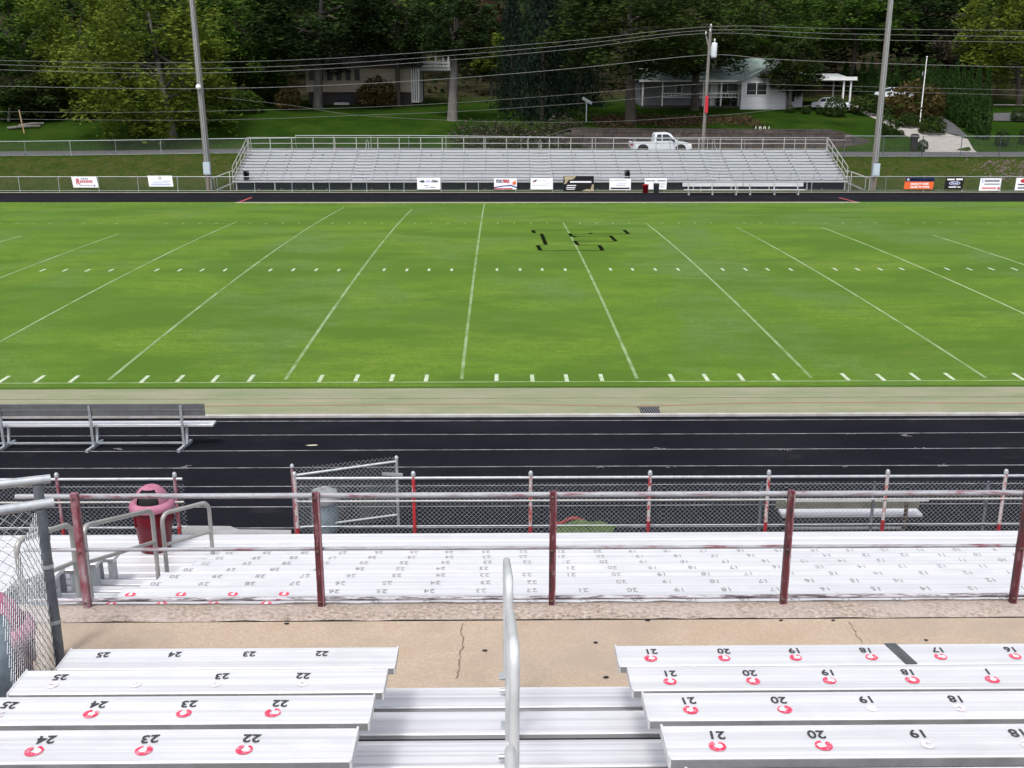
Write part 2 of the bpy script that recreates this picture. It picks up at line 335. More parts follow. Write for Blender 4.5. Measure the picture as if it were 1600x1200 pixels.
# unfinished black outline of the midfield letters
lg = MB(); lt = MB()
def seg(p, q, w, bb, z=.01):
    p, q = gz(*p, .42), gz(*q, .42); d = Vector((q.x-p.x, q.y-p.y, 0)); n_ = Vector((-d.y, d.x, 0)).normalized()*w/2
    m_ = max(1, int(d.length/.8)); vs = []
    for i in range(m_+1):
        c = p.lerp(q, i/m_)
        for s_ in (-1, 1): vs.append((c.x+n_.x*s_, c.y+n_.y*s_, crown_z(c.y)+z))
    bb.add(vs, [(2*i, 2*i+1, 2*i+3, 2*i+2) for i in range(m_)])
for p, q in (((832.5,360),(835,365)),((846,366),(853,383.5)),((840,384.5),(844.5,392.5)),((890,365.5),(894,371)),((897.5,377.5),(903,384)),((936.5,384.5),(941.5,392.5)),((953.5,369.5),(962.5,378)),((975,359.8),(982,366.5)),((897,370),(899,371.5)),((922,365),(924,366.5))):
    seg(p, q, .19, lg)
for p, q in (((835,359.6),(975,359.6)),((895,366.6),(981,366.6)),((897,370.6),(955,369.8)),((900,378),(962,378.3)),((845,392.6),(941,392.6)),((903,384.3),(937,384.3)),((840,384.3),(852,384.0))):
    seg(p, q, .15, lt, .008)
lg.build('midfield_letter_stroke', M_LOGO, field); lt.build('midfield_letter_outline', M_LOGOT, field)

# aprons, curbs, tracks
def sheet(name, x0, x1, y0, y1, z, m, parent=None, n=1):
    b = MB(); b.box(x0, y0, z-.05, x1, y1, z); return b.build(name, m, parent)
apron = struct(sheet('apron', -95, 95, 22.98, 25.37, .012, M_APRON))
struct(MB().box(-95, 25.30, -.02, 95, 25.42, .026).build('turf_edge', pm('dark_turf_edge', (.045,.095,.014), (.07,.12,.02), 3, .95)))  # darker green strip along the near edge of the turf
sheet('apron_joint', -95, 95, 24.36, 24.40, .016, pm('joint_grime', (.10,.105,.07), (.17,.17,.11), 2, .9), apron)
b = MB()
xx = np.linspace(-30, 30, 41)
for i in range(40):
    f_ = lambda x: 23.86 + .10*math.sin(x*.23+.6) - .30*math.exp(-((x-3.2)/2.2)**2)
    x0, x1 = xx[i], xx[i+1]; b.quad((x0, f_(x0)-.025, .017), (x1, f_(x1)-.025, .017), (x1, f_(x1)+.025, .017), (x0, f_(x0)+.025, .017))
b.build('red_line', M_REDL, apron)
track = struct(sheet('track', -95, 95, 15.80, 22.86, .0, M_TRACK))
struct(MB().box(-95, 22.86, -.05, 95, 22.98, .05).build('curb', M_CURB))
for y in (22.58, 21.58, 20.55, 19.52, 18.49, 17.46, 16.5):
    b = MB()
    for i in range(60):
        x0 = -60+2*i; dy = .012*math.sin(x0*.4+y)
        b.quad((x0, y-.017+dy, .004), (x0+2, y-.017+.012*math.sin((x0+2)*.4+y), .004), (x0+2, y+.017+.012*math.sin((x0+2)*.4+y), .004), (x0, y+.017+dy, .004))
    b.build('lane_line', M_LANE, track)
bk = MB()
for px, py in ((945,730),(1050,730),(700,702),(1028,701),(1435,700),(1330,677),(1470,727),(290,729),(180,702),(560,727),(1228,703),(1320,728),(1410,680)):
    p = gz(px, py, .006)
    for q in range(4):
        x, y = p.x+rnd.uniform(-.12,.12), p.y+rnd.uniform(-.06,.06); a_ = rnd.uniform(0,3); l = rnd.uniform(.03,.09)
        c_, s_ = math.cos(a_)*l, math.sin(a_)*l*.6; bk.quad((x-c_,y-s_-.012,.007),(x+c_,y+s_-.012,.007),(x+c_,y+s_+.012,.007),(x-c_,y-s_+.012,.007))
bk.build('lane_mark', M_LANE, track)
p = gz(488, 696, 0)
MB().add([(p.x+.16*math.cos(i*.63)*rnd.uniform(.4,1), p.y+.05*math.sin(i*.63)*rnd.uniform(.5,1), .006) for i in range(10)], [tuple(range(10))]).build('sand_patch', pm('sand', (.5,.45,.36), (.4,.36,.28), 9, .9), track)
ft = struct(sheet('track_far', -95, 95, 73.62, 81.3, .0, M_TRACK))
for i in range(5): sheet('lane_line', -95, 95, 74.9+1.05*i-.02, 74.9+1.05*i+.02, .004, pm('far_lane_paint', (.05,.05,.055), (.03,.03,.034), 2, .9), ft)
struct(MB().box(-18.4, 72.85, -.05, 25.4, 73.62, .03).build('apron_far', M_CURBT))
struct(MB().box(-95, 72.85, -.05, -18.4, 73.62, .028).build('turf_margin', M_TURF)); struct(MB().box(25.4, 72.85, -.05, 95, 73.62, .028).build('turf_margin', M_TURF))
struct(MB().box(-95, 81.3, -.06, 95, 81.75, .02).build('curb_far', M_CURBT))
for p, q in (((372,316.5),(393,308.5)), ((1311,309),(1341,316.5))):
    p, q = gz(*p, 0), gz(*q, 0); b = MB(); b.quad((p.x-.1,p.y,.006),(p.x+.1,p.y,.006),(q.x+.1,q.y,.006),(q.x-.1,q.y,.006)); b.build('red_line', pm('red_track_paint', (.34,.06,.07), (.26,.05,.06), 3, .8), ft)
struct(MB().box(-95, 12.2, -.06, 95, 15.80, .012).build('concrete_strip', M_CSTRIP))
b = MB(); P_ = [gz(px, py, .03) for px, py in ((280,834),(280,821),(360,822),(372,827),(455,828),(455,834))]; b.extr([(p.x, p.y) for p in P_], -.04, .03, 'z'); struct(b.build('gateway_pad', M_CSTRIP))
# storm drain by the kerb
g = thing('drain_grate', 'small slotted metal drain grate set in the green apron by the kerb', 'drain', (3.55, 23.35, .01))
gx0, gx1, gy0, gy1 = gz(1003,648,.01).x, gz(1034,648,.01).x, 23.02, 23.55
MB().box(gx0, gy0, .004, gx1, gy1, .018).build('pit', pm('pit_black', (.002,.002,.002), (.003,.003,.003), 5, 1, spec=0), g)
for ya in (gy1, gy0-.03): MB().box(gx0-.03, ya, .004, gx1+.03, ya+.03, .03).build('frame_bar', M_RUST, g)
for i in range(8):
    x = gx0 + (gx1-gx0)*(i+.5)/8; MB().bar((x-.02, gy1, .026), (x+.02, gy0, .026), .011, .012).build('slat', M_GALVL, g)

# road, driveway
def ribbon(pts, lift, name, m):       # pts: (xa,ya,xb,yb) pairs of edges
    b = MB(); n = 8; vs = []; rows = len(pts)
    for xa, ya, xb, yb in pts:
        for i in range(n+1):
            x, y = xa+(xb-xa)*i/n, ya+(yb-ya)*i/n; vs.append((x, y, terrain(x, y)+lift))
    b.add(vs, [(j*(n+1)+i, j*(n+1)+i+1, (j+1)*(n+1)+i+1, (j+1)*(n+1)+i) for j in range(rows-1) for i in range(n)], True); return struct(b.build(name, m))
b = MB(); X = np.linspace(-160, 160, 81)
b.add([(x, y, road_z(x)+.01) for x in X for y in (95.6, 102.6)], [(2*i+2, 2*i+3, 2*i+1, 2*i) for i in range(80)]); struct(b.build('road', M_ASPH))
b = MB(); b.add([(x, y, road_z(x)+.02) for x in X for y in (95.35, 95.62)], [(2*i+2, 2*i+3, 2*i+1, 2*i) for i in range(80)]); struct(b.build('road_edge', M_CURB))
def hit(px, py, y0=84):               # where a sight line meets the rising ground beyond the track
    d = fw + ri*((px-800)/FPX) + do*((py-600)/FPX); t = y0/d.y
    for _ in range(6000):
        p = Vector((0, 0, CAMH)) + d*t
        if p.z <= terrain(p.x, p.y): return Vector((p.x, p.y, terrain(p.x, p.y)))
        t += .05
    return p
def poly_strip(L, R, lift, name, m):
    pts = []
    for (l, r_) in zip(L, R):
        a_, b_ = hit(*l, 96), hit(*r_, 96); pts.append((a_.x, a_.y, b_.x, b_.y))
    fine = []
    for p, q in zip(pts, pts[1:]):
        for i in range(6): fine.append(tuple(p[k]+(q[k]-p[k])*i/6 for k in range(4)))
    fine.append(pts[-1]); return ribbon(fine, lift, name, m)
poly_strip([(1462,244),(1440,226),(1412,210),(1386,196),(1362,184),(1340,173),(1322,165)], [(1545,244),(1512,218),(1478,209),(1440,201),(1392,187),(1356,174),(1340,165)], .05, 'driveway', M_DRIVE)
poly_strip([(1471,208),(1470,200),(1462,190),(1445,178)], [(1512,214),(1500,203),(1488,193),(1462,178)], .07, 'driveway_asphalt', M_ASPH)
poly_strip([(1552,190),(1700,192)], [(1552,178),(1700,176)], .10, 'side_road', M_ASPH)
poly_strip([(1552,166),(1700,166)], [(1552,164),(1700,164)], .10, 'side_path', M_DRIVE)

# ------------------------------------------------------------------ chain-link
def chain(b, p, q, z0, z1, pitch, r, zfun=None, n=3):      # woven wire between two uprights
    p, q = Vector((p[0], p[1], 0)), Vector((q[0], q[1], 0)); L = (q-p).length; d = (q-p)/L; h = z1-z0
    nrm = Vector((-d.y, d.x, 0))
    def P(u, v, s_):
        c = p + d*u + nrm*(s_*r*.8); return Vector((c.x, c.y, z0+v + (zfun(u/L) if zfun else 0)))
    for s_ in (1, -1):
        u = -h + pitch*.5
        while u < L:
            u0, v0 = (u, 0); u1, v1 = u+h, h
            if u0 < 0: v0 = -u0; u0 = 0
            if u1 > L: v1 = h-(u1-L); u1 = L
            if u1-u0 > .01:
                a_, c_ = (P(u0, v0, s_), P(u1, v1, s_)) if s_ > 0 else (P(L-u0, v0, s_), P(L-u1, v1, s_))
                if zfun: b.path([a_, c_], r, n, False)
                else: b.path([a_, c_], r, n, False)
            u += pitch
    return b
# near track fence -------------------------------------------------------
FY = 15.75
fzt = 1.19
def near_fence(label, posts, xa, xb, mats, extra=()):
    t = thing('track_fence', label, 'fence', (xa, FY, 0))
    for x, m in zip(posts, mats):
        po = MB().path([(x, FY, 0), (x, FY, fzt+.05)], .03, 10).build('post', m, t)
        MB().lathe([(.036,0),(.036,.05),(.02,.075),(0,.08)], (x, FY, fzt+.04), 10).build('post_cap', M_GALVL, po)
        MB().path([(x, FY-.004, 0), (x, FY-.004, .38+rnd.uniform(-.05,.06))], .0315, 10).build('painted_foot', M_FBASE, po)
    for x in extra: MB().path([(x, FY+.07, 0), (x, FY+.07, fzt-.12)], .026, 8).build('line_post', M_GALVD, t)
    MB().tube((xa, FY, fzt), (xb, FY, fzt), .024, 10).build('top_rail', M_GALVL, t)
    MB().tube((xa, FY-.02, .80), (xb, FY-.02, .80), .017, 8).build('middle_rail', M_POLYR, t)
    MB().tube((xa, FY+.03, .34), (xb, FY+.03, .34), .010, 6).build('tension_wire', M_GALV, t)
    x = xa
    while x < xb-.05:
        x1 = min(xb, x+2.0); stuff(chain(MB(), (x, FY+.045), (x1, FY+.045), .12, fzt-.10, .076, .0020).build('chain_link_mesh', M_WIRE, t)); x = x1
    return t
pxs = [463, 647, 829, 1014, 1198, 1382, 1565]
pp = [at(x, 790, FY).x for x in pxs]; pp += [pp[-1]+1.93, pp[-1]+3.86]
near_fence('grey chain-link track fence with red and white posts, right of the gateway', pp, pp[0], pp[-1], [M_FPOST, M_FPOSTR, M_FPOST, M_FPOST, M_FPOST, M_FPOST, M_FPOST, M_FPOST, M_FPOST], [at(x, 790, FY).x for x in (1190, 1366, 1543)])
pl = [at(x, 790, FY).x for x in (94, 277)]
near_fence('short chain-link track fence behind the maroon bin, left of the gateway', [pl[0]-1.9, pl[0], pl[1]], pl[0]-3.6, pl[1]+.12, [M_FPOST, M_PPINK, M_PPINK])
# open gate leaf
g0, g1 = at(457, 740, 16.0), at(620, 732, 16.55)
t = thing('gate', 'open chain-link gate leaf swung onto the black track beside a red post', 'gate', (g0.x, g0.y, 0))
for i, q in enumerate((g0, g1)):
    po = MB().path([(q.x, q.y, .03), (q.x, q.y, 1.30-.06*i)], .027, 8).build('upright', M_PPINK if i == 0 else M_GALV, t)
    MB().lathe([(.033,0),(.033,.04),(0,.07)], (q.x, q.y, 1.29-.06*i), 8).build('cap', M_GALVL, po)
zt = lambda i: 1.22 - .10*i
MB().tube((g0.x+.03, g0.y, 1.15), (g1.x, g1.y, 1.19), .022, 8).build('top_rail', M_GALV, t)
MB().tube((g0.x+.03, g0.y, .22), (g1.x, g1.y, .22), .022, 8).build('bottom_rail', M_GALV, t)
MB().bar((g1.x-.25, g1.y-.03, .98), (g1.x+.10, g1.y-.03, .96), .02, .05).build('latch', M_GALVL, t)
stuff(chain(MB(), (g0.x, g0.y), (g1.x, g1.y), .14, 1.28, .076, .0020).build('chain_link_mesh', M_WIRE, t))

# ------------------------------------------------------------------ planks
def plank_prof(y0, y1, z, th=.042, ribs=5):
    w = y1-y0; pts = [(y0, z-th), (y1, z-th), (y1, z-.008), (y1-.007, z)]
    for i in range(1, ribs):
        c = y1 - w*i/ribs; pts += [(c+.004, z), (c, z-.0007), (c-.004, z)]
    return pts + [(y0+.007, z), (y0, z-.008)]
def emblem_mesh(m):
    b = MB(); n = 30; a0, a1 = math.radians(110), math.radians(430); vs = []
    for i in range(n+1):
        f_ = i/n; a_ = a0+(a1-a0)*f_; w = .72+.28*math.sin(math.pi*min(1, max(0, f_)))
        r0 = .044-.028*w; r1 = .050
        vs += [(r0*math.cos(a_), r0*math.sin(a_)*.95, 0), (r1*math.cos(a_), r1*math.sin(a_)*.95, 0)]
    b.add(vs, [(2*i, 2*i+1, 2*i+3, 2*i+2) for i in range(n)]); return b.mesh('seat_emblem', m)
def emblem_core(): return MB().add([(.017*math.cos(i*.628)*(1+.35*(i % 2)), .019*math.sin(i*.628)*(1+.2*(i % 2)), 0) for i in range(10)], [tuple(range(10))]).mesh('emblem_core', M_WHITEP)
EMB, EMBF, EMBC = emblem_mesh(M_EMB), emblem_mesh(M_EMBF), emblem_core()
def decal(me, name, parent, x, y, z, rz=math.pi, sc=1):
    o = ORG[parent]; ob = link(name, me, parent, (x-o[0], y-o[1], z-o[2]), rz); ob.scale = (sc, sc, 1); return ob

# ------------------------------------------------------------------ upper stand (nearest)
WZ = 2.97
walk = struct(MB().box(-14, -1.5, WZ-.30, 14, 7.705, WZ).build('walkway', M_CONC))
para = MB(); n = 160                    # rough weathered parapet strip along the front edge
vs = []
for i in range(n+1):
    x = -14+28*i/n
    for j, y in enumerate((7.735, 7.84, 7.95, 8.05)):
        vs.append((x, y+(rnd.uniform(-.012,.012) if j in (0, 3) else 0), WZ+.012+rnd.uniform(-.005,.006)-(.02 if j in (0, 3) else 0)))
para.add(vs, [(4*i+j, 4*i+4+j, 4*i+5+j, 4*i+1+j) for i in range(n) for j in range(3)], True)
para.build('parapet_strip', M_PARA, walk)
struct(MB().box(-14, 7.735, 1.0, 14, 8.02, WZ-.02).build('retaining_wall', M_PARA))
sheet('joint', -14, 14, 7.69, 7.75, WZ-.02, M_DARK, walk)
def crack(pts, w):
    b = MB(); P = [gz(px, py, WZ) for px, py in pts]
    for p, q in zip(P, P[1:]):
        k = max(2, int((q-p).length/.03)); prev = None
        for i in range(k+1):
            c = p.lerp(q, i/k)+Vector((rnd.uniform(-.012,.012), rnd.uniform(-.006,.006), 0)); ww = w*rnd.uniform(.4,1.2)
            if prev: b.quad((prev.x-ww, prev.y, WZ+.003), (c.x-ww, c.y, WZ+.003), (c.x+ww, c.y, WZ+.003), (prev.x+ww, prev.y, WZ+.003))
            prev = c
    return b.build('crack', M_DARK, walk)
M_CR = pm('crack_grime', (.10,.075,.055), (.20,.15,.11), 30, .95)
for pts, w in (((( 723,974),(721,986),(724,1002),(722,1015),(718,1030),(716,1046),(713,1060)), .006), (((1327,972),(1336,988),(1346,1005)), .005)):
    o = crack(pts, w); o.data.materials[0] = M_CR
for px, py in ((757,1017),(947,1059),(931,1005),(1447,1001),(1012,970),(1220,970),(1302,970),(448,975)):
    p = gz(px, py, WZ); w = .022
    MB().add([(p.x+w*math.cos(i*1.05)*rnd.uniform(.6,1.4), p.y+w*.7*math.sin(i*1.05)*rnd.uniform(.6,1.3), WZ+.006) for i in range(6)], [tuple(range(6))]).build('debris', M_DARK, walk)

UY = lambda r: 5.80-.592*r
UZ = lambda r: 3.752+.201*r
us = thing('upper_bleacher', 'nearest stand of ribbed white aluminium benches either side of a handrailed aisle', 'bleacher', (0, 3, WZ))
def seat(parent, xa, xb, y, z, d=.245, m=M_ALUM, ends=(1, 1), fascia=True):
    s_ = MB().extr(plank_prof(y-d/2, y+d/2, z), xa, xb).build('seat_plank', m, parent)
    MB().box(xa, y-d/2-.006, z-.046, xb, y-d/2, z-.007).build('edge_shade_strip', M_EDGE_SHADE, s_)
    if ends[0]: MB().box(xa-.010, y-d/2-.004, z-.048, xa, y+d/2+.004, z+.003).build('end_cap', M_ALUM, s_)
    if ends[1]: MB().box(xb, y-d/2-.004, z-.048, xb+.010, y+d/2+.004, z+.003).build('end_cap', M_ALUM, s_)
    return s_
SEAT = .457
xn22 = {0: gz(502, 1020, UZ(0)).x, 1: gz(475, 1052, UZ(1)).x, 2: gz(438, 1097, UZ(2)).x, 3: gz(395, 1151, UZ(3)).x}
xn21 = {0: gz(1016, 1014, UZ(0)).x, 1: gz(1044, 1048, UZ(1)).x, 2: gz(1075, 1091, UZ(2)).x, 3: gz(1117, 1145, UZ(3)).x}
left_marks = {0: [(25,'k',0),(24,'k',0),(23,'k',0),(22,'k',0)], 1: [(25,'k','f'),(24,'',  'f'),(23,'k','f'),(22,'k','f')], 2: [(25,'k','f'),(24,'k','r'),(23,'k','r'),(22,'k','r')], 3: [(25,'k','r'),(24,'k','r'),(23,'k','r'),(22,'k','r')]}
right_marks = {0: [(n_,'k','r') for n_ in range(21,13,-1)], 1: [(21,'k','r'),(20,'k','r'),(19,'k','r'),(18,'k','r'),(17,'1','r'),(16,'k','r'),(15,'k','r')],
               2: [(21,'k','r'),(20,'k','r'),(19,'k','w'),(18,'k','f'),(17,'k','r')], 3: [(21,'k','r'),(20,'k','r'),(19,'k','f'),(18,'k','f'),(17,'k','r')]}
def marks(s_, lst, x_of, y, z):
    for n_, num, em in lst:
        x = x_of(n_) + rnd.uniform(-.006,.006); dr = rnd.uniform(-.10,.10)
        if num: decal(text_mesh('1' if num == '1' else str(n_), .082, M_NUM, .0016), 'seat_number', s_, x, y+.044, z+.0035, math.pi+dr)
        if em == 'r': e_ = decal(EMB, 'seat_emblem', s_, x+rnd.uniform(-.02,.012), y-.042, z+.0035, rnd.uniform(-.3,.3), rnd.uniform(.74,.82)); decal(EMBC, 'emblem_core', s_, x-.004, y-.042, z+.0045, rnd.uniform(0,3), .8)
        elif em == 'f': decal(EMBF, 'seat_emblem', s_, x+rnd.uniform(-.02,.02), y-.040, z+.0035, rnd.uniform(-2,2), .62)
        elif em == 'w': decal(EMBC, 'seat_emblem', s_, x, y-.04, z+.0035, 0, 1.2)
for r in range(6):
    y, z = UY(r), UZ(r)
    sl = seat(us, -2.715, -.655, y, z); sr = seat(us, .745, 9.0, y, z, ends=(1, 0))
    if r in left_marks: marks(sl, left_marks[r], lambda n_: xn22[r]-SEAT*(n_-22), y, z)
    if r in right_marks: marks(sr, right_marks[r], lambda n_: xn21[r]+SEAT*(21-n_), y, z)
    if r == 0:
        p = gz(1411, 1022, z); MB().extr([(p.x-.075, y+.123), (p.x+.0, y+.123), (p.x+.045, y-.123), (p.x-.03, y-.123)], z+.002, z+.005, 'z').build('dark_tape', M_TAPE, sr)
    for (xa, xb) in ((-2.75, 9.0),):     # treads: two planks a row
        zf = z-.45; yf = y+.375
        for (ya, yb_) in ((yf-.236, yf), (yf-.565, yf-.295)): MB().extr(plank_prof(ya, yb_, zf, .04, 6), xa, xb).build('foot_plank', M_ALUM2, us)
        MB().box(xa, yf-.295, zf-.038, xb, yf-.236, zf-.034).build('gap_shade_strip', M_BLACK, us)  # black strip draws the shade in the gap between the planks
    for x in (-2.4, -1.05, 1.15, 3.0, 4.9, 6.8):
        MB().box(x-.03, y-.11, z-.45, x+.03, y+.10, z-.042).build('bracket', M_ALDK, us)
# centre handrails, hoop by hoop
def hoop(parent, p0, p1, z0, z1, r=.024, rr=.16, m=M_GALVL, mid=False):
    """p0 near foot, p1 far foot (x,y,z); z0,z1 heights of the rail at each end"""
    a_, b_ = Vector(p0), Vector(p1); A, B = Vector((a_.x, a_.y, z0)), Vector((b_.x, b_.y, z1)); d = (B-A).normalized()
    pts = [a_]
    for k in range(7):
        th = k/6*math.pi/2; pts.append(Vector((A.x, A.y, A.z)) + d*rr*(1-math.cos(th)) + Vector((0,0,-1))*rr*(1-math.sin(th)))
    for k in range(7):
        th = (6-k)/6*math.pi/2; pts.append(Vector((B.x, B.y, B.z)) - d*rr*(1-math.cos(th)) + Vector((0,0,-1))*rr*(1-math.sin(th)))
    pts.append(b_); h = MB().path(pts, r, 12).build('handrail', m, parent)
    if mid: MB().tube(A-Vector((0,0,.42)), B-Vector((0,0,.42)), r*.85, 10).build('middle_rail', m, h)
    for q in (a_, b_): MB().box(q.x-.05, q.y-.04, q.z, q.x+.05, q.y+.04, q.z+.012).build('foot_plate', M_GALV, h)
    return h
hx = .055
e1 = at(795, 877, 6.3)
M_HAND = pm('bright_handrail', (.60,.62,.63), (.48,.50,.51), 5, .4, .3)
hoop(us, (hx, 5.42, 3.5), (hx-.01, 6.3, 3.3), e1.z+.30, e1.z+.02, .024, .12, M_HAND)
e2 = at(797, 957, 5.18)
hoop(us, (hx+.012, 4.28, 3.9), (hx, 5.18, 3.5), e2.z+.30, e2.z+.02, .0255, .12, M_HAND)
e3 = at(797, 1168, 4.03)
hoop(us, (hx-.01, 3.05, 4.3), (hx-.01, 4.03, 3.9), e3.z+.32, e3.z+.02, .0255, .12, M_HAND)
for px, py in ((786, 1085), (785, 1190)):
    p = gz(px, py, 3.32 if py < 1100 else 3.72); MB().tube((p.x-.02, p.y, p.z+.03), (p.x+.05, p.y, p.z+.03), .014, 8).build('bolt', M_GALV, us)

# front railing along the parapet ---------------------------------------
RY = 8.0
rl = thing('front_railing', 'peeling maroon and white pipe railing along the concrete walkway edge', 'railing', (0, RY, WZ))
rz_t, rz_m, rz_b = at(800, 773, RY).z, at(800, 856, RY).z, at(800, 934, RY).z
rx = [at(px, 855, RY).x for px in (128, 498, 862, 1227, 1589)]; rx += [rx[-1]+1.95]
MB().tube((at(24,772,RY).x, RY, rz_t), (rx[-1]+.4, RY, rz_t), .0225, 12).build('top_rail', M_PRAIL, rl)
MB().tube((at(38,857,RY).x, RY, rz_m), (rx[-1]+.4, RY, rz_m), .0165, 10).build('middle_rail', M_PRAIL, rl)
MB().tube((at(45,937,RY).x, RY, rz_b), (rx[-1]+.4, RY, rz_b), .019, 10).build('bottom_rail', M_PRAILB, rl)
for i, x in enumerate(rx):
    po = MB().box(x-.022, RY-.066, WZ-.06, x+.022, RY-.022, rz_t+.045).build('post', M_PPINK if i == 0 else M_PPOST, rl)
    MB().box(x+.022, RY-.064, WZ-.05, x+.034, RY-.012, rz_t+.04).build('flange', M_PPINK, po)
    for z in (rz_t, rz_m, rz_b): MB().lathe([(.016,0),(.016,.012),(0,.014)], (x, RY-.068, z), 8).build('bolt', M_RUST, po)

# ------------------------------------------------------------------ lower stand
LY = lambda k: 11.94-.535*k
LZ = lambda k: 1.63+.181*k
ls = thing('lower_bleacher', 'wide white aluminium stand below the railing, its benches printed with seat numbers', 'bleacher', (0, 11, 0))
XL, XR, XLL = -3.50, 11.5, -4.78
for k in range(8):
    y, z = LY(k), LZ(k)
    s_ = seat(ls, XL, XR, y, z, .25, M_ALUM, (1, 0)); s2 = seat(ls, -10, XLL, y, z, .25, M_ALUM, (0, 1))
    for n_ in range(30, 5, -1):
        x = .30 + (22-n_)*SEAT + .02*math.sin(k*2.1+n_) + .012*k*(0 if n_ < 24 else -1)*.3
        if k >= 6 and n_ >= 27:
            decal(EMB, 'seat_emblem', s_, x, y-.03, z+.0035, rnd.uniform(-.3,.3), .95); decal(EMBC, 'emblem_core', s_, x, y-.03, z+.0045, 0, .9)
            continue
        if rnd.random() < .05: continue
        decal(text_mesh(str(n_), .108, M_NUML if rnd.random() < .55 else M_NUMW, .0), 'seat_number', s_, x, y+.02, z+.0035, math.pi+rnd.uniform(-.06,.06))
    zf = z-.43; yf = y+.345
    for j in range(2):
        ya, yb_ = ((yf-.140, yf), (yf-.525, yf-.190))[j]; MB().extr(plank_prof(ya, yb_, zf, .04, 4), -10, XR).build('foot_plank', M_ALUM2, ls)
    MB().box(-10, yf-.190, zf-.038, XR, yf-.140, zf-.034).build('gap_shade_strip', M_BLACK, ls)  # shade between the foot planks, made as a black strip
    MB().box(-10, yf-.53-.012, zf-.02, XR, yf-.53-.004, zf+.165).build('riser_board', M_ALUM2, ls)
    for x in [XLL-.25, XL+.35]+[XL+.35+1.8*i for i in range(1, 8)]: MB().box(x-.03, y-.10, zf, x+.03, y+.09, z-.042).build('bracket', M_ALDK, ls)
    MB().extr([(y-.12, zf), (y+.10, zf), (y+.10, z-.042), (y-.12, z-.042)], XLL-.075, XLL-.050).build('end_bracket', M_GALVL, ls)
for j in range(5):                       # front deck
    MB().extr(plank_prof(12.30+.245*j+.004, 12.30+.245*(j+1), 1.2, .04, 6), -10, XR).build('deck_plank', M_ALUM, ls)
MB().box(-10, 13.50, .06, XR, 13.53, 1.19).build('front_skirt', M_ALUM2, ls)
for x in np.arange(-9.5, 11.4, 2.0): MB().box(x-.04, 12.3, .02, x+.04, 13.4, 1.15).build('support_frame', M_ALDK, ls)
def hoop_px(near_foot, far_foot, near_top, far_top, Yn, Yf):
    a_, c_ = at(*near_foot, Yn), at(*far_foot, Yf); ta, tc = at(*near_top, Yn), at(*far_top, Yf)
    hoop(ls, (a_.x, Yn, a_.z), (c_.x, Yf, c_.z), ta.z, tc.z, .027, .12, M_HOOP, True)
hoop_px((262,902), (333,872), (255,803), (325,784), 12.0, 12.75)
hoop_px((145,952), (248,907), (137,822), (238,797), 10.2, 11.85)
hoop_px((42,975), (126,945), (28,846), (112,818), 8.75, 9.75)

# ------------------------------------------------------------------ bins
def bin_(name, label, loc, H_=.95, R_=.28, body=M_MAROON, lid=M_PINK, hole_dir=-1.55, group=None):
    t = thing(name, label, 'trash bin', loc, group); x, y, z = loc; hb = H_*.70
    MB().lathe([(0,.01),(R_*.78,.01),(R_*.80,.04),(R_*.93,hb*.55),(R_*.955,hb*.57),(R_,hb),(R_*.94,hb+.005)], loc, 28).build('body', body, t)
    MB().lathe([(R_*1.14,hb-.045),(R_*1.17,hb-.01),(R_*1.12,hb+.03),(R_*.88,hb+.055)], loc, 28).build('rim', lid, t)
    prof = [(R_*.86*math.cos(th), hb+.05+(H_-hb-.05)*math.sin(th)) for th in [i*math.pi/2/8 for i in range(9)]]
    w = .74; d0 = hole_dir
    l = MB(); l.lathe(prof[:6], loc, 20, d0+w, d0+2*math.pi-w); l.lathe(prof[5:], loc, 24); lo = l.build('dome_lid', lid, t)
    MB().lathe([(r_*.88, zz*.985) for r_, zz in prof[:6]], loc, 20).build('opening', M_DARK, lo)
    for a_ in (0.4, 2.3, 3.9, 5.4): MB().tube((x+R_*.98*math.cos(a_), y+R_*.98*math.sin(a_), z+hb*.6), (x+R_*1.0*math.cos(a_), y+R_*1.0*math.sin(a_), z+hb*.95), .02, 6).build('rib', body, t)
    return t
p = at(243, 846, 13.05)
bin_('trash_bin', 'maroon bin with faded pink dome lid on the lower stand\'s front deck', (p.x, 13.05, 1.2), .93, .255)
p = at(46, 985, 6.35)
bin_('trash_bin', 'maroon bin with faded pink lid behind the grey gatepost', (p.x-.27, 6.35, WZ), .95, .25, hole_dir=2.6)
p = at(9, 1010, 5.55)
t = thing('barrel', 'grey-blue plastic barrel at the left edge behind the chain-link panel', 'barrel', (p.x-.285, 5.55, WZ))
MB().lathe([(0,.01),(.24,.01),(.25,.05),(.26,.35),(.275,.37),(.27,.72),(.285,.74),(.285,1.10),(.0,1.11)], (p.x-.285, 5.55, WZ), 24).build('body', M_BLUEG, t)
p = at(506, 790, 16.25)
t = thing('plastic_sack_bin', 'grey bin topped with a crumpled white bag behind the gate mesh', 'trash bin', (p.x, 16.3, .0))
MB().lathe([(0,.01),(.20,.02),(.23,.1),(.22,.45),(.21,.58)], (p.x, 16.3, 0), 20).build('body', M_BLUEG, t)
b = MB(); n = 18; prof = [(.20,.55),(.245,.60),(.25,.68),(.20,.76),(.10,.79),(0,.80)]
vs = [((r_*(1+rnd.uniform(-.10,.10)))*math.cos(i*2*math.pi/n)+p.x, 16.3+(r_*(1+rnd.uniform(-.10,.10)))*math.sin(i*2*math.pi/n), zz+rnd.uniform(-.02,.02)) for r_, zz in prof for i in range(n)]
b.add(vs, [(j*n+i, j*n+(i+1) % n, (j+1)*n+(i+1) % n, (j+1)*n+i) for j in range(5) for i in range(n)], True); b.build('white_bag', pm('dull_bag', (.36,.37,.38), (.22,.23,.24), 14, .5), t)
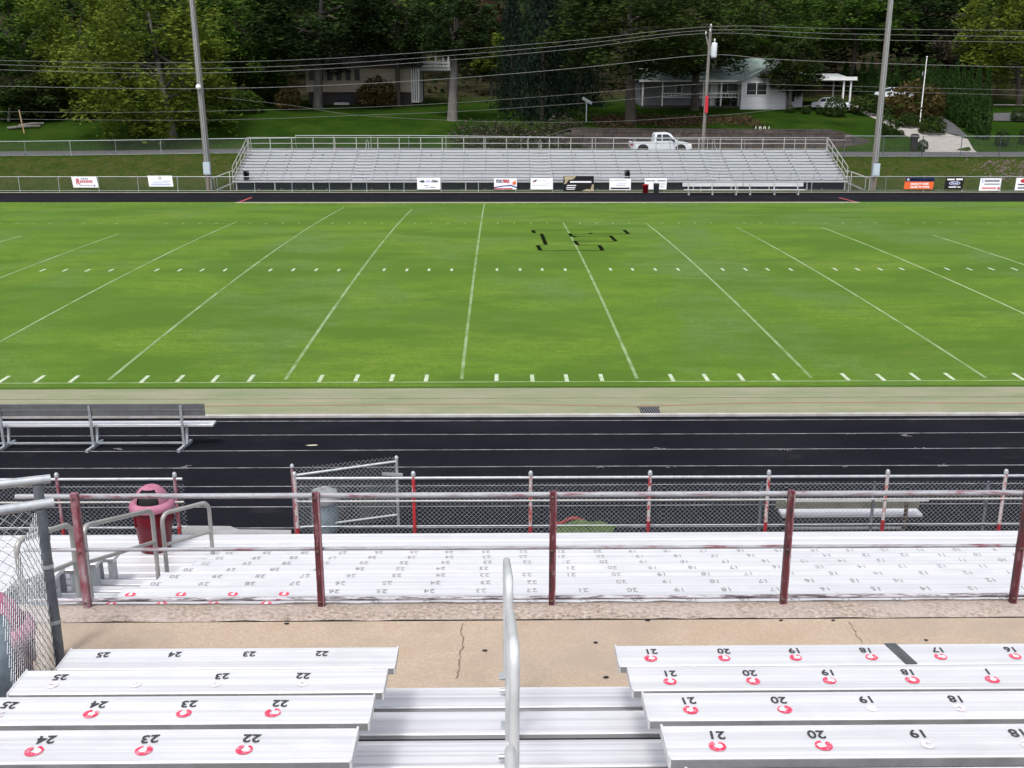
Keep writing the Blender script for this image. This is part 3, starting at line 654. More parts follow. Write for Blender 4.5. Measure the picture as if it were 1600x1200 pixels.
# folded turf mat with a red edge, lying against the fence
t = thing('folded_mat', 'crumpled green turf mat with a red edge lying behind the track fence', 'mat', (1.4, 16.1, 0))
x0, x1 = at(868, 832, 16.0).x, at(957, 832, 16.0).x; nx_, ny_ = 18, 10; vs = []
for j in range(ny_+1):
    for i in range(nx_+1):
        u, v = i/nx_, j/ny_; hgt = .27*math.sin(math.pi*min(1, v*1.15))**.7*(.35+.65*math.sin(math.pi*(.12+.76*u)))*(1-.25*u)
        vs.append((x0+(x1-x0)*u+.12*v, 15.95+.5*v, .02+hgt+.045*math.sin(14*u+6*v)*v))
MB().add(vs, [(j*(nx_+1)+i, j*(nx_+1)+i+1, (j+1)*(nx_+1)+i+1, (j+1)*(nx_+1)+i) for j in range(ny_) for i in range(nx_)], True).build('mat', pm('green_mat', (.045,.085,.025), (.10,.13,.05), 9, .95, 0, .5, 60, .02), t)
pts = [Vector(vs[int(ny_*.62)*(nx_+1)+i])+Vector((-.06,-.03,.03)) for i in range(0, 10)]
MB().path(pts, .035, 6).build('red_edge', pm('red_binding', (.26,.04,.035), (.18,.03,.03), 9, .8), t)

# ------------------------------------------------------------------ chain-link panel with cans behind it, left edge
def panel(label, A, B, ztop, z0, matp, mesh=True):
    t = thing('chain_link_fence', label, 'fence', (A.x, A.y, z0))
    d = Vector((B.x-A.x, B.y-A.y, 0)).normalized()
    po = MB().path([(A.x, A.y, z0-.02), (A.x, A.y, ztop-.03)], .036, 12).build('post', matp, t)
    for z in (z0+.55, z0+.98): MB().lathe([(.041,0),(.041,.03)], (A.x, A.y, z), 12).build('clamp', M_GALV, po)
    e0 = A - d*.09
    MB().tube((e0.x, e0.y, ztop), (B.x, B.y, ztop+(B.z-A.z)), .034, 14).build('top_rail', M_GALVL, t)
    MB().lathe([(.041,-.02),(.041,.02)], (0,0,0), 14).build('rail_cap', M_GALV, t) if False else None
    if mesh: stuff(chain(MB(), (A.x+d.x*.03, A.y+d.y*.03-.04), (B.x, B.y-.04), z0+.03, ztop-.02, .085, .0022, None, 4).build('chain_link_mesh', M_WIRE, t))
    return t
A = gz(62, 789, 4.42); Bq = gz(-60, 806, 4.44)
pf = panel('grey chain-link panel on a dark steel post, left edge beside the nearest benches', A, Bq, 4.42, WZ, M_GALVD)
stuff(chain(MB(), (A.x-.01, A.y-.04), (-2.775, 5.25), WZ+.03, 4.40, .085, .0022, None, 4).build('chain_link_mesh', M_GALV, pf))
A2 = gz(58, 751, 4.42); B2 = gz(-60, 764, 4.44)
panel('second pale pipe rail and post just behind the left chain-link panel', A2, B2, 4.42, WZ, M_GALVD, False)
# ------------------------------------------------------------------ team benches
def team_bench(label, xa, xb, yb, facing=1, back=True, seat_h=.46, back_h=.95, frames=None, mback=M_BACK_SHADE, legm=M_GALV, group=None, rows=((.26,.14),(.12,0))):
    """facing +1: the sitter looks to +Y (away from the camera), backrest on the camera side"""
    t = thing('team_bench', label, 'bench', ((xa+xb)/2, yb, 0), group); f_ = facing
    MB().extr(plank_prof(yb-.13, yb+.13, seat_h, .05, 4), xa, xb).build('seat', M_ALUM, t)
    if back:
        for z0, z1 in [(back_h-p_, back_h-q_) for p_, q_ in rows]:
            yy = yb-f_*(.20+.10*(z0-seat_h)); MB().box(xa-.15, yy-.018, z0, xb-.12, yy+.018, z1).build('back_plank', mback, t)
    for x in frames:
        l = MB()
        if back: l.bar((x, yb-f_*.235, .05), (x, yb-f_*.255, back_h-.03), .05, .05, (0,1,0)).bar((x, yb-f_*.02, .05), (x, yb+f_*.06, seat_h-.05), .05, .05, (0,1,0))
        else: l.bar((x, yb, .05), (x, yb, seat_h-.05), .06, .06, (0,1,0))
        fr = l.build('leg', legm, t)
        MB().bar((x-.05, yb-f_*.50, .03), (x+.02, yb+f_*.20, .03), .06, .06).build('foot', legm, fr)
    MB().bar((frames[0], yb-f_*.15, .10), (frames[-1], yb-f_*.15, .10), .035, .035).build('stretcher', M_GALV, t)
    return t
fr = [gz(px, 690, 0).x for px in (24, 160, 298)]; sp = fr[2]-fr[1]
team_bench('long aluminium team bench with slatted back on the near track', fr[0]-2*sp-.4, at(334, 658, 20.9).x, 20.95, 1, True, .50, .98, [fr[0]-2*sp, fr[0]-sp]+fr)
fr2 = [at(1222, 830, 16.2).x, at(1440, 830, 16.2).x]
team_bench('short aluminium bench with back rest behind the right track fence', fr2[0]-.02, fr2[1]-.02, 16.32, 1, True, .34, .62, [fr2[0]+.1, fr2[1]-.36], M_OLIVE, M_RUST, rows=((.13,.012),))
MB().box(fr2[0]+.0, 16.10, .608, fr2[1]+.02, 16.16, .628).build('back_cap', M_ALUM, bpy.data.objects['team_bench.001'])
def far_bench(label, pa, pb, frs):
    xa, xb = at(pa, 300, 79.2).x, at(pb, 300, 79.2).x; t = thing('team_bench', label, 'bench', ((xa+xb)/2, 79.2, 0), 'team benches on the far track')
    MB().box(xa, 79.0, .36, xb, 79.3, .42).build('seat', M_ALUM, t); MB().box(xa-.05, 79.45, .62, xb-.05, 79.5, .90).build('back_plank', M_ALUM, t)
    for px in frs:
        x = at(px, 300, 79.2).x; l = MB().box(x-.05, 79.08, .0, x+.05, 79.18, .36).box(x-.04, 79.36, .0, x+.04, 79.44, .86).build('leg', M_ALUMF, t)
far_bench('white aluminium bench on the far track, left of the adjoining pair', 1068, 1162, (1076, 1113, 1150))
far_bench('white aluminium bench on the far track, right of the adjoining pair', 1163, 1257, (1172, 1210, 1247))

# ------------------------------------------------------------------ far stand
bs = thing('far_bleacher', 'long silver aluminium bleacher across the field with railings and three aisles', 'bleacher', (3.4, 84, 0))
FXA, FXB = -21.1, 27.9
AIS = [-11.0, 3.5, 18.1]; AW = .72
secs = []; x = FXA
for a_ in AIS: secs.append((x, a_-AW)); x = a_+AW
secs.append((x, FXB)); NR = 10
BY = lambda i: 84.15+.56*i
BZ = lambda i: .90+.212*i
for i in range(NR):
    y, z = BY(i), BZ(i)
    for xa, xb in secs: MB().box(xa, y-.13, z-.05, xb, y+.13, z).build('seat_plank', M_ALUMF, bs)
    MB().box(FXA, y+.14, z-.19, FXB, y+.43, z-.15).build('foot_plank', M_ALUMF, bs)
    MB().box(FXA, y+.435, z-.15, FXB, y+.45, z+.02).build('riser_board', M_ALUMF, bs)
    for a_ in AIS:
        MB().box(a_-AW+.05, y-.12, z-.13, a_+AW-.05, y+.16, z-.09).build('aisle_step', M_ALUMF, bs)
        MB().box(a_-AW+.05, y-.125, z-.22, a_+AW-.05, y-.105, z-.13).build('step_nosing', M_ALDK, bs)
MBR = MB()
for i in range(NR):
    for k in range(28):
        x = FXA+.25+k*1.80
        MBR.box(x-.035, BY(i)-.11, BZ(i)-.22, x+.035, BY(i)+.10, BZ(i)+.008)
stuff(MBR.build('seat_bracket', M_ALDK, bs))
MB().box(FXA, 83.55, .66, FXB, 84.0, .70).build('front_deck', M_ALUM, bs); MB().box(FXA, 83.53, .60, FXB, 83.55, .705).build('front_fascia', M_ALUMF, bs)
MB().box(FXA+.1, 83.78, .02, FXB-.1, 83.80, .66).build('dark_skirt', pm('navy_sheet', (.010,.014,.020), (.016,.020,.027), 3, .9), bs)  # dark navy sheet below the front deck
for k in range(28): MB().box(FXA+.2+k*1.8-.035, 83.75, .0, FXA+.2+k*1.8+.035, 89, .10).build('base_beam', M_ALDK, bs)
for k in range(17):
    x = FXA+.3+k*3.03; MB().box(x-.04, 83.60, 0, x+.04, 83.68, .62).build('support_leg', M_ALUMF, bs)
for k in range(17):
    x = FXA+.3+k*3.03; MB().bar((x, 83.7, .05), (x, 89.2, 2.6), .08, .08).build('raker', M_ALDK, bs)
YB = BY(NR-1)+.5; ZB = BZ(NR-1)-.15
for k in range(28):
    x = FXA+.05+k*(FXB-FXA-.1)/27; MB().box(x-.03, YB, ZB-.2, x+.03, YB+.06, ZB+1.22).build('guard_post', M_POLYR, bs)
for dz in (1.20, .72, .26): MB().box(FXA, YB-.02, ZB+dz-.025, FXB, YB, ZB+dz+.025).build('guard_rail', M_POLYR, bs)
MB().box(FXA, YB-.03, ZB+.0, FXB, YB-.01, ZB+.09).build('toe_board', M_GALVD, bs)
for sx_ in (FXA-.03, FXB+.03):          # sloping end rails
    for dz in (1.20, .72, .26): MB().bar((sx_, YB, ZB+dz), (sx_, 84.0, .60+dz), .04, .05).build('end_rail', M_POLYR, bs)
    for k in range(5):
        f_ = k/4; MB().box(sx_-.03, 84.0+(YB-84.0)*f_-.03, .5+(ZB-.6)*f_, sx_+.03, 84.0+(YB-84.0)*f_+.03, .6+(ZB-.6)*f_+1.2).build('end_post', M_POLYR, bs)
    s_ = -1 if sx_ < 0 else 1            # little stair at each end
    for k in range(4): MB().box(min(sx_, sx_+s_*.0)+s_*.30*k-(0 if s_ > 0 else .28), 83.0, .46-.13*k, sx_+s_*.30*k+(.28 if s_ > 0 else 0), 83.95, .50-.13*k).build('stair_tread', M_ALDK, bs)
    for yy in (83.0, 83.95):
        MB().bar((sx_, yy, 1.5), (sx_+s_*1.5, yy, .95), .05, .05).build('stair_rail', M_POLYR, bs); MB().box(sx_+s_*1.5-.03, yy-.03, 0, sx_+s_*1.5+.03, yy+.03, .97).build('stair_post', M_POLYR, bs)
        MB().box(sx_+s_*.0-.03, yy-.03, 0, sx_+.03, yy+.03, 1.5).build('stair_post', M_POLYR, bs)
for k in range(26):                      # low guard along the front walkway
    x = FXA+.9+k*1.89
    MB().box(x-.02, 83.58, .58, x+.02, 83.62, 1.42).build('front_post', M_ALDK, bs)
MB().box(FXA, 83.585, 1.40, FXB, 83.615, 1.435).build('front_rail', M_ALUMF, bs)
for a_ in AIS:
    MB().path([(a_, BY(2), BZ(2)-.1), (a_, BY(2), BZ(2)+.75), (a_, BY(8), BZ(8)+.75), (a_, BY(8), BZ(8)-.1)], .018, 6).build('aisle_handrail', M_POLYR, bs)
    MB().path([(a_-.10, BY(9)-.1, BZ(9)), (a_-.10, BY(9)-.1, BZ(9)+.7), (a_, BY(9), BZ(9)+.95), (a_+.10, BY(9)-.1, BZ(9)+.7), (a_+.10, BY(9)-.1, BZ(9))], .018, 6).build('aisle_handrail', M_POLYR, bs)
def small_bin(label, px0, px1, py0, py1, Y, m):
    a_, c_ = at(px0, py1, Y), at(px1, py0, Y); R_ = (c_.x-a_.x)/2; x = (a_.x+c_.x)/2; t = thing('trash_bin', label, 'trash bin', (x, Y, a_.z)); h = c_.z-a_.z
    MB().lathe([(0,.01),(R_*.86,.01),(R_,h*.9),(R_*1.06,h*.9),(R_*1.06,h*.97),(R_*.8,h),(0,h)], (x, Y, a_.z), 16).build('body', m, t)
    MB().lathe([(R_*.7,h),(R_*.7,h+.012),(0,h+.012)], (x, Y, a_.z), 16).build('mouth', M_DARK, t); return t
small_bin('black bin standing on the far bleacher left end deck', 380, 389, 267, 281, 83.8, M_BLACK)
small_bin('black bin standing on the far bleacher front deck above the white banners', 975, 985, 266, 281.5, 83.8, M_BLACK)
small_bin('bright red bin on the edge of the far track', 1003.5, 1013.5, 288, 302, 81.1, M_REDB)
small_bin('grey bin beside the red one on the far track', 1020.5, 1030.5, 286, 300.5, 81.3, M_GREYB)

# ------------------------------------------------------------------ far fences
def far_fence(label, pts, h, postm, railm, sp=3.0, pr=.03, pitch=.16, wr=.0035, group=None):
    t = thing('chain_link_fence', label, 'fence', pts[0], group)
    for p, q in zip(pts, pts[1:]):
        p, q = Vector(p), Vector(q); n_ = max(1, round((q-p).length/sp))
        for i in range(n_+1):
            c = p.lerp(q, i/n_); MB().tube((c.x, c.y, c.z-.1), (c.x, c.y, c.z+h+.05), pr, 6).build('post', postm, t)
        MB().tube(p+Vector((0,0,h)), q+Vector((0,0,h)), .024, 6).build('top_rail', railm, t)
        MB().tube(p+Vector((0,0,.06)), q+Vector((0,0,.06)), .014, 5).build('bottom_rail', railm, t)
        for i in range(n_):
            a_, c_ = p.lerp(q, i/n_), p.lerp(q, (i+1)/n_); dz = c_.z-a_.z
            stuff(chain(MB(), a_, c_, a_.z+.04, a_.z+h, pitch, wr, (lambda u, dz=dz: dz*u)).build('chain_link_mesh', M_WIREG, t))
    return t
SY = 82.4
far_fence('low chain-link fence along the far track, left of the far bleacher', [(-62, SY, .02), (-22.0, SY, .02)], 1.12, M_GALV, M_GALV)
far_fence('low chain-link fence running in front of the far bleacher', [(-22.0, SY, .02), (30.5, SY, .02)], 1.12, M_GALV, M_GALV)
far_fence('low chain-link fence along the far track, right of the far bleacher', [(30.5, SY, .02), (64, SY, .02)], 1.12, M_GALV, M_GALV)
def ridge(xs_, y): return [(x, y, terrain(x, y)) for x in xs_]
far_fence('tall chain-link fence on the grass bank below the road, left side', ridge((-66, -58, -50, -42, -34, -26, -18), 94.6), 1.30, M_GALV, M_GALV, 4.0)
far_fence('tall chain-link fence on the bank below the road, behind the far bleacher', ridge((-18, -8, 2, 12, 22, 31), 94.6), 1.5, M_GALV, M_GALV, 4.0)
far_fence('tall chain-link fence on the bank below the road, right side', ridge((31, 38, 45, 52, 60, 68), 94.6), 1.85, M_GALVD, M_GALV, 3.6, .035)

# ------------------------------------------------------------------ banners
def banner(label, px0, px1, py0, py1, base, Y=SY-.06, skew=0):
    a_, c_ = at(px0, py1, Y), at(px1, py0, Y); t = thing('banner', label, 'banner', ((a_.x+c_.x)/2, Y, a_.z), 'sponsor banners on the far fence')
    MB().extr([(a_.x+skew, a_.z), (c_.x+skew, a_.z), (c_.x, c_.z), (a_.x, c_.z)], Y-.012, Y, 'y').build('panel', base, t)
    W, H_ = c_.x-a_.x, c_.z-a_.z
    def P(u, v): return (a_.x+u*W, Y, a_.z+v*H_)
    def rect(u0, v0, u1, v1, m, lift=.016, name='print'):
        p, q = P(u0, v0), P(u1, v1); return MB().box(p[0], Y-lift, p[2], q[0], Y-lift+.003, q[2]).build(name, m, t)
    def txt(s_, u, v, size, m, wmax=None, bold=.004):
        me = text_mesh(s_, size, m, bold); ob = link('lettering', me, t, tuple(Vector(P(u, v))-Vector(ORG[t])-Vector((0,.020,0)))); ob.rotation_euler = (math.pi/2, 0, 0)
        w = max(v_.co.x for v_ in me.vertices)-min(v_.co.x for v_ in me.vertices)
        if wmax: ob.scale = (min(3, wmax*W/w), 1, 1)
        return ob
    def poly(uv, m, lift=.017): return MB().add([(P(u, v)[0], Y-lift, P(u, v)[2]) for u, v in uv], [tuple(range(len(uv)))]).build('print', m, t)
    return rect, txt, poly
B_RED = pm('print_red', (.50,.03,.05), (.44,.03,.05), 5, .5); B_NAVY = pm('print_navy', (.015,.03,.08), (.012,.02,.06), 5, .5); B_ORG = pm('print_orange', (.75,.14,.04), (.68,.12,.035), 5, .5)
B_BLUE = pm('print_blue', (.03,.06,.28), (.025,.05,.24), 5, .5); B_TAN = pm('print_tan', (.42,.36,.25), (.35,.30,.2), 5, .5); B_GREY = pm('print_grey', (.25,.27,.30), (.2,.22,.25), 5, .5); B_LB = pm('print_pale_blue', (.50,.58,.75), (.45,.52,.7), 5, .5)
B_BLK = pm('print_black', (.01,.01,.012), (.014,.014,.016), 5, .5); B_WH = pm('banner_white', (.84,.84,.88), (.80,.80,.85), 2, .5); B_TEAL = pm('print_teal', (.04,.10,.13), (.03,.08,.10), 5, .5); B_PINK = pm('print_pink', (.65,.25,.25), (.6,.2,.2), 5, .5)
rect, txt, poly = banner('white banner with a big red word beginning with R, leftmost on the far fence', 113, 150.5, 276, 293, B_WH, skew=.10)
for i in range(4): rect(.38+.075*i, .74, .43+.075*i, .86, B_TEAL)
txt('R', .25, .52, .62, B_RED, .16, .02); rect(.33, .43, .82, .66, B_RED); rect(.35, .50, .80, .53, B_WH, .019)
for i in range(6): rect(.395+.07*i, .44, .405+.07*i, .65, B_WH, .020)
rect(.30, .16, .82, .22, B_GREY); rect(.86, .10, .92, .24, B_BLUE)
rect, txt, poly = banner('white banner with faint blue print and a small ring, left of the leaning pole', 232, 268.5, 274.5, 291.5, B_WH, skew=.06)
txt('O', .50, .76, .28, B_GREY, None, .01); rect(.22, .36, .60, .44, B_LB); rect(.62, .40, .90, .54, B_LB); rect(.12, .12, .92, .28, B_LB)
rect, txt, poly = banner('white banner with two dark wing-like marks in front of the bleacher', 652, 688, 277.5, 296, B_WH)
poly([(.08,.70),(.14,.62),(.20,.74),(.28,.80),(.34,.62),(.22,.56)], B_TEAL); poly([(.92,.72),(.86,.60),(.78,.74),(.66,.82),(.58,.66),(.74,.56)], B_GREY); rect(.36, .58, .56, .80, B_LB); rect(.30, .30, .50, .36, B_GREY); rect(.55, .14, .78, .22, B_GREY); rect(.34, .12, .50, .2, B_LB)
rect, txt, poly = banner('white banner with navy and red lettering, an orange flame and blue swoosh', 772, 807.5, 278.5, 296, B_WH)
txt('FOX', .22, .72, .34, B_NAVY, .26, .02); txt('FIRE', .52, .72, .34, B_RED, .30, .02); poly([(.80,.45),(.84,.80),(.88,.62),(.93,.90),(.97,.55),(.92,.38)], B_ORG); poly([(0,.12),(.4,.26),(.75,.30),(1,.10),(1,.22),(.75,.42),(.35,.34),(0,.22)], B_BLUE); rect(0, .02, .8, .12, B_RED)
rect, txt, poly = banner('plain white banner with a small red and black tick, right of the flame banner', 829, 864, 278, 296, B_WH)
poly([(.10,.72),(.18,.80),(.30,.86),(.22,.66)], B_BLK); poly([(.08,.66),(.18,.78),(.16,.60)], B_RED)
for i in range(9): rect(.05+.08*i, .06, .055+.08*i, .34, B_LB)
rect(.05, .36, .74, .39, B_GREY); rect(.76, .42, .80, .62, B_LB); rect(.30, .74, .70, .78, B_LB)
rect, txt, poly = banner('large black banner with tan corners and white lines of print', 880, 928, 275, 298.5, B_BLK)
poly([(0,.45),(.06,.62),(.02,.98),(.42,1.0),(.34,.80),(.16,.72),(.10,.5)], B_TAN); poly([(.62,.02),(.78,.14),(.90,.10),(.94,.42),(1,.46),(1,0),(.62,0)], B_TAN)
rect(.22, .56, .92, .66, B_WH); rect(.12, .34, .42, .40, B_WH); rect(.10, .20, .40, .26, B_WH); rect(.10, .10, .38, .14, B_WH)
rect, txt, poly = banner('white banner with a dark bottom strip below the black bin on the deck', 952, 986, 279, 297, B_WH)
rect(.06, .08, .95, .22, B_BLK); rect(.25, .84, .78, .89, B_GREY); rect(.35, .55, .8, .60, B_LB); rect(.3, .40, .75, .44, B_GREY); rect(.02, .80, .24, .84, B_GREY)
rect, txt, poly = banner('white banner partly hidden behind the red and grey bins', 1007, 1042, 278.5, 296, B_WH)
rect(.04, .72, .28, .84, B_GREY); rect(.30, .72, .48, .84, B_GREY); rect(.55, .72, .95, .84, B_GREY); rect(.72, .46, .93, .52, B_GREY); rect(.72, .22, .86, .28, B_GREY)
rect, txt, poly = banner('orange banner with a navy top strip reading QUALITY CARE CLOSE TO HOME', 1413, 1460.5, 277, 295.5, B_ORG, skew=-.06)
rect(0.0, .64, 1, 1, B_NAVY); txt('O', .10, .80, .22, B_WH, None, .012); rect(.18, .74, .36, .84, B_WH); rect(.40, .73, .56, .82, B_WH); rect(.60, .72, .68, .80, B_WH); rect(.71, .71, .93, .79, B_WH)
txt('QUALITY CARE', .50, .44, .20, B_WH, .62, .010); txt('CLOSE TO HOME', .52, .18, .20, B_WH, .66, .010)
rect, txt, poly = banner('black banner with a blue oval car-maker emblem on the right fence', 1476, 1507, 277, 295.5, B_BLK, skew=-.06)
poly([(.5+.30*math.cos(i*.314), .50+.17*math.sin(i*.314)) for i in range(20)], B_WH); poly([(.5+.275*math.cos(i*.314), .50+.145*math.sin(i*.314)) for i in range(20)], B_BLUE, .0185); txt('Ford', .5, .50, .22, B_WH, .34, .004)
rect(.08, .76, .48, .88, B_WH); rect(.56, .76, .92, .9, B_WH); rect(.20, .13, .62, .22, B_WH); rect(.68, .13, .84, .22, B_WH)
rect, txt, poly = banner('white banner with grey and pink lines of print on the right fence', 1530, 1565, 278.5, 298, B_WH, skew=-.05)
rect(.06, .62, .15, .92, B_LB); rect(.20, .70, .92, .88, B_GREY); rect(.20, .48, .94, .58, B_GREY); rect(.10, .14, .80, .28, B_PINK); poly([(.84,.1),(.88,.32),(.95,.28),(.96,.1)], B_RED)
rect, txt, poly = banner('white banner with a red spot and navy bars, cut by the right edge', 1586, 1624, 278, 297.5, B_WH, skew=-.05)
poly([(.32+.14*math.cos(i*.45), .76+.16*math.sin(i*.45)) for i in range(14)], B_RED); rect(.10, .42, .95, .52, B_NAVY); rect(.10, .12, .95, .28, B_GREY)

# ------------------------------------------------------------------ poles and lines
def light_pole(label, base, top, box_y):
    t = thing('light_pole', label, 'pole', base); b_, tp = Vector(base), Vector(top)
    MB().path([b_, b_.lerp(tp, .5), tp], [.27, .235, .19], 14).build('pole', M_WOODP, t)
    off = Vector((.08, -.27, 0)); MB().path([b_+off+Vector((0,0,2.2)), b_.lerp(tp, .5)+off*.9, tp+off*.75], .035, 6).build('conduit', M_GALVL, t)
    off = Vector((-.06, -.26, 0)); MB().path([b_+off+Vector((0,0,2.2)), b_.lerp(tp, .5)+off*.9, tp+off*.75], .03, 6).build('conduit', M_GALV, t)
    z = box_y; bx = MB().box(b_.x-.26, b_.y-.50, z, b_.x+.26, b_.y-.27, z+.95).build('electrical_box', pm('box_grey', (.42,.50,.56), (.36,.43,.48), 5, .5), t)
    MB().box(b_.x-.20, b_.y-.52, z+.08, b_.x+.20, b_.y-.50, z+.87).build('door', pm('box_door', (.45,.53,.59), (.40,.47,.52), 5, .5), bx)
    MB().tube((b_.x+.0, b_.y-.38, .0), (b_.x+.05, b_.y-.38, z), .06, 8).build('conduit', pm('copper_pipe', (.30,.20,.13), (.24,.17,.12), 4, .6), t)
    return t
pb = at(327.5, 292, 83.3); ptp = at(300, 0, 83.6); d = (ptp-pb)
lpole = light_pole('tall grey light pole left of the far bleacher', (pb.x, 83.3, .05), tuple(pb + d*1.35), at(325, 272, 83.3).z)
q = at(310, 136, 83.0); MB().lathe([(0,.2),(.14,.17),(.20,.05),(.2,-.05),(.12,-.2),(0,-.22)], (q.x, 83.0, q.z), 14).build('floodlight', M_WHITE, lpole)
pb = at(1364, 290, 83.4); ptp = at(1392, 0, 83.6); d = (ptp-pb)
light_pole('tall grey light pole right of the far bleacher', (pb.x, 83.4, .05), tuple(pb + d*1.35), at(1367, 274, 83.4).z)
UP = 98.0
ub, ut = at(1097.5, 240, UP), at(1110.5, 42, UP)
t = thing('utility_pole', 'leaning wooden utility pole with white transformer behind the far bleacher', 'pole', (ub.x, UP, road_z(ub.x)))
MB().path([Vector((ub.x, UP, road_z(ub.x)-.1)), ub.lerp(ut, .5), ut], [.17, .155, .13], 10).build('pole', M_WOODP, t)
q = at(1116, 77, UP-.3); tr = MB().lathe([(0,-.75),(.24,-.72),(.26,-.6),(.26,.45),(.22,.55),(0,.6)], (q.x, q.y, q.z), 14).build('transformer', pm('transformer_grey', (.60,.64,.68), (.52,.56,.6), 3, .5), t)
MB().lathe([(0,0),(.07,.02),(.05,.18),(.08,.2),(.04,.34),(0,.36)], (q.x, q.y, q.z+.55), 8).build('bushing', M_WHITE, tr); MB().box(q.x-.35, q.y+.2, q.z-.5, q.x-.15, q.y+.35, q.z+.3).build('bracket', M_GALV, tr)
q = at(1104, 163, UP-.2); MB().box(q.x-.14, q.y-.06, q.z-.75, q.x+.14, q.y+.05, q.z+.75).build('red_marker', B_RED, t)
q0 = at(1103, 55, UP); MB().bar(q0, at(1107, 72, UP), .12, .12).build('bracket', M_WOODP, t)
for px, py in ((1103, 52), (1110, 48), (1111, 40)):
    q = at(px, py, UP-.1); MB().lathe([(0,-.14),(.07,-.12),(.05,0),(.08,.03),(.04,.14),(0,.16)], tuple(q), 8).build('insulator', M_WHITE, t)
q = at(1115, 97, UP-.2); MB().path([q+Vector((-.3,0,.3)), q+Vector((.1,-.1,.2)), q+Vector((.2,-.1,-.2)), q+Vector((-.1,-.1,-.5)), q+Vector((.15,-.1,-.8))], .07, 6).build('cable_loop', M_BLACK, t)
M_CAB = pm('cable', (.20,.20,.20), (.15,.15,.15), 3, .6)
def wire(label, pts, r=.022, Y=UP):
    P_ = [at(px, py, Y) for px, py in pts]; F = []
    for i in range(len(P_)-1):
        p0, p1, p2, p3 = P_[max(i-1, 0)], P_[i], P_[i+1], P_[min(i+2, len(P_)-1)]
        for k in range(5):
            u = k/5; F.append(.5*((2*p1)+(p2-p0)*u+(2*p0-5*p1+4*p2-p3)*u*u+(3*p1-p0-3*p2+p3)*u**3))
    F.append(P_[-1]); o = tag(MB().path(F, r*.8, 5).build('power_line', M_CAB), label, 'cable', 'overhead lines'); return o
wire('topmost overhead power line from the utility pole top', [(-200,90),(0,94.5),(150,97.5),(320,97.5),(500,92),(700,79),(900,63),(1110,41.5),(1300,44.5),(1600,48),(1800,50)], .024)
wire('overhead power line second from the top', [(-200,96),(0,101),(150,106),(320,107),(500,101),(700,87),(900,69.5),(1109,47),(1300,52.5),(1600,57.5),(1800,60)], .024)
wire('overhead power line third from the top', [(-200,102),(0,109),(150,113),(320,114),(500,108),(700,94),(900,76),(1104,52),(1300,61),(1600,66),(1800,68)], .024)
wire('thick overhead cable strung below the three power lines', [(-200,130),(0,134.5),(150,137.5),(320,138.5),(500,134),(700,123),(900,106.5),(1103,86),(1200,92),(1350,98.5),(1600,105),(1800,108)], .030)
wire('lower overhead cable crossing in front of the beige house', [(-200,174),(0,174.5),(200,175.5),(400,172),(560,168),(720,160),(900,147),(1100,131),(1250,133),(1600,141)], .016)
wire('lowest overhead cable passing in front of the lawn', [(-200,184),(0,186),(250,188),(400,186),(560,180),(720,174),(900,162),(1100,146),(1250,141),(1600,149)], .016)
wire('slack service cable sagging from the left trees toward the retaining wall', [(340,152),(450,164),(550,179),(700,188),(830,191),(950,190),(1060,184),(1160,177),(1280,163)], .014)
# small floodlight on a post
q = hit(916, 190, 96); t = thing('floodlight_post', 'small white floodlight on a thin post above the retaining wall', 'light', tuple(q)); q2 = at(918, 160, q.y)
MB().tube(q, (q.x, q.y, q2.z), .07, 8).build('post', M_GALV, t); hp = Vector((q.x, q.y, q2.z)); MB().bar(hp+Vector((-.45,0,.45)), hp+Vector((.55,0,-.1)), .35, .30).build('lamp_head', M_GALVL, t)
q = hit(1437, 193, 96); qt = at(1446, 90, q.y); t = thing('flagpole', 'thin white flagpole without a flag beside the driveway shrubs', 'flagpole', tuple(q))
MB().path([q, (q.x+.05, q.y, qt.z)], [.07, .05], 8).build('pole', M_WHITE, t); MB().lathe([(0,.16),(.09,.1),(.1,.03),(0,0)], (q.x+.05, q.y, qt.z), 8).build('finial', M_WHITE, t); q3 = at(1443, 115, q.y); MB().box(q3.x-.16, q.y-.1, q3.z-.2, q3.x-.06, q.y, q3.z+.2).build('cleat', M_BLUEG, t)
q = hit(38, 208, 96); t = tag(MB().path([q-Vector((0,0,.1)), q+Vector((-.25,0,2.3))], .07, 6).build('stake', pm('raw_wood', (.42,.30,.18), (.34,.24,.14), 5, .8)), 'thin bare wooden stake on the left lawn', 'stake')
# ------------------------------------------------------------------ vehicles
M_CARW = pm('car_paint_white', (.62,.65,.70), (.58,.61,.66), .6, .25); M_GLASS = pm('car_glass', (.02,.028,.035), (.03,.04,.05), 2, .08)
M_TYRE = pm('tyre', (.012,.012,.013), (.02,.02,.02), 12, .8); M_RIM = pm('wheel_rim', (.35,.36,.38), (.25,.26,.28), 9, .35, .7); M_TAIL = pm('tail_light', (.28,.01,.02), (.22,.01,.015), 5, .3)
def wheel(t, x, y, z, r=.40, s_=-1):
    w = MB().lathe([(r*.62,-.11),(r*.95,-.11),(r,-.07),(r,.07),(r*.95,.11),(r*.62,.11)], (0,0,0), 20).build('wheel', M_TYRE, t, True)
    rm = MB().lathe([(r*.64,-.10),(r*.60,-.05),(r*.2,-.06),(0,-.08)], (0,0,0), 16).build('rim', M_RIM, w, True)
    w.rotation_euler = (-math.pi/2*s_, 0, 0); o = ORG[t]; w.location = (x-o[0], y-o[1], z-o[2]); return w
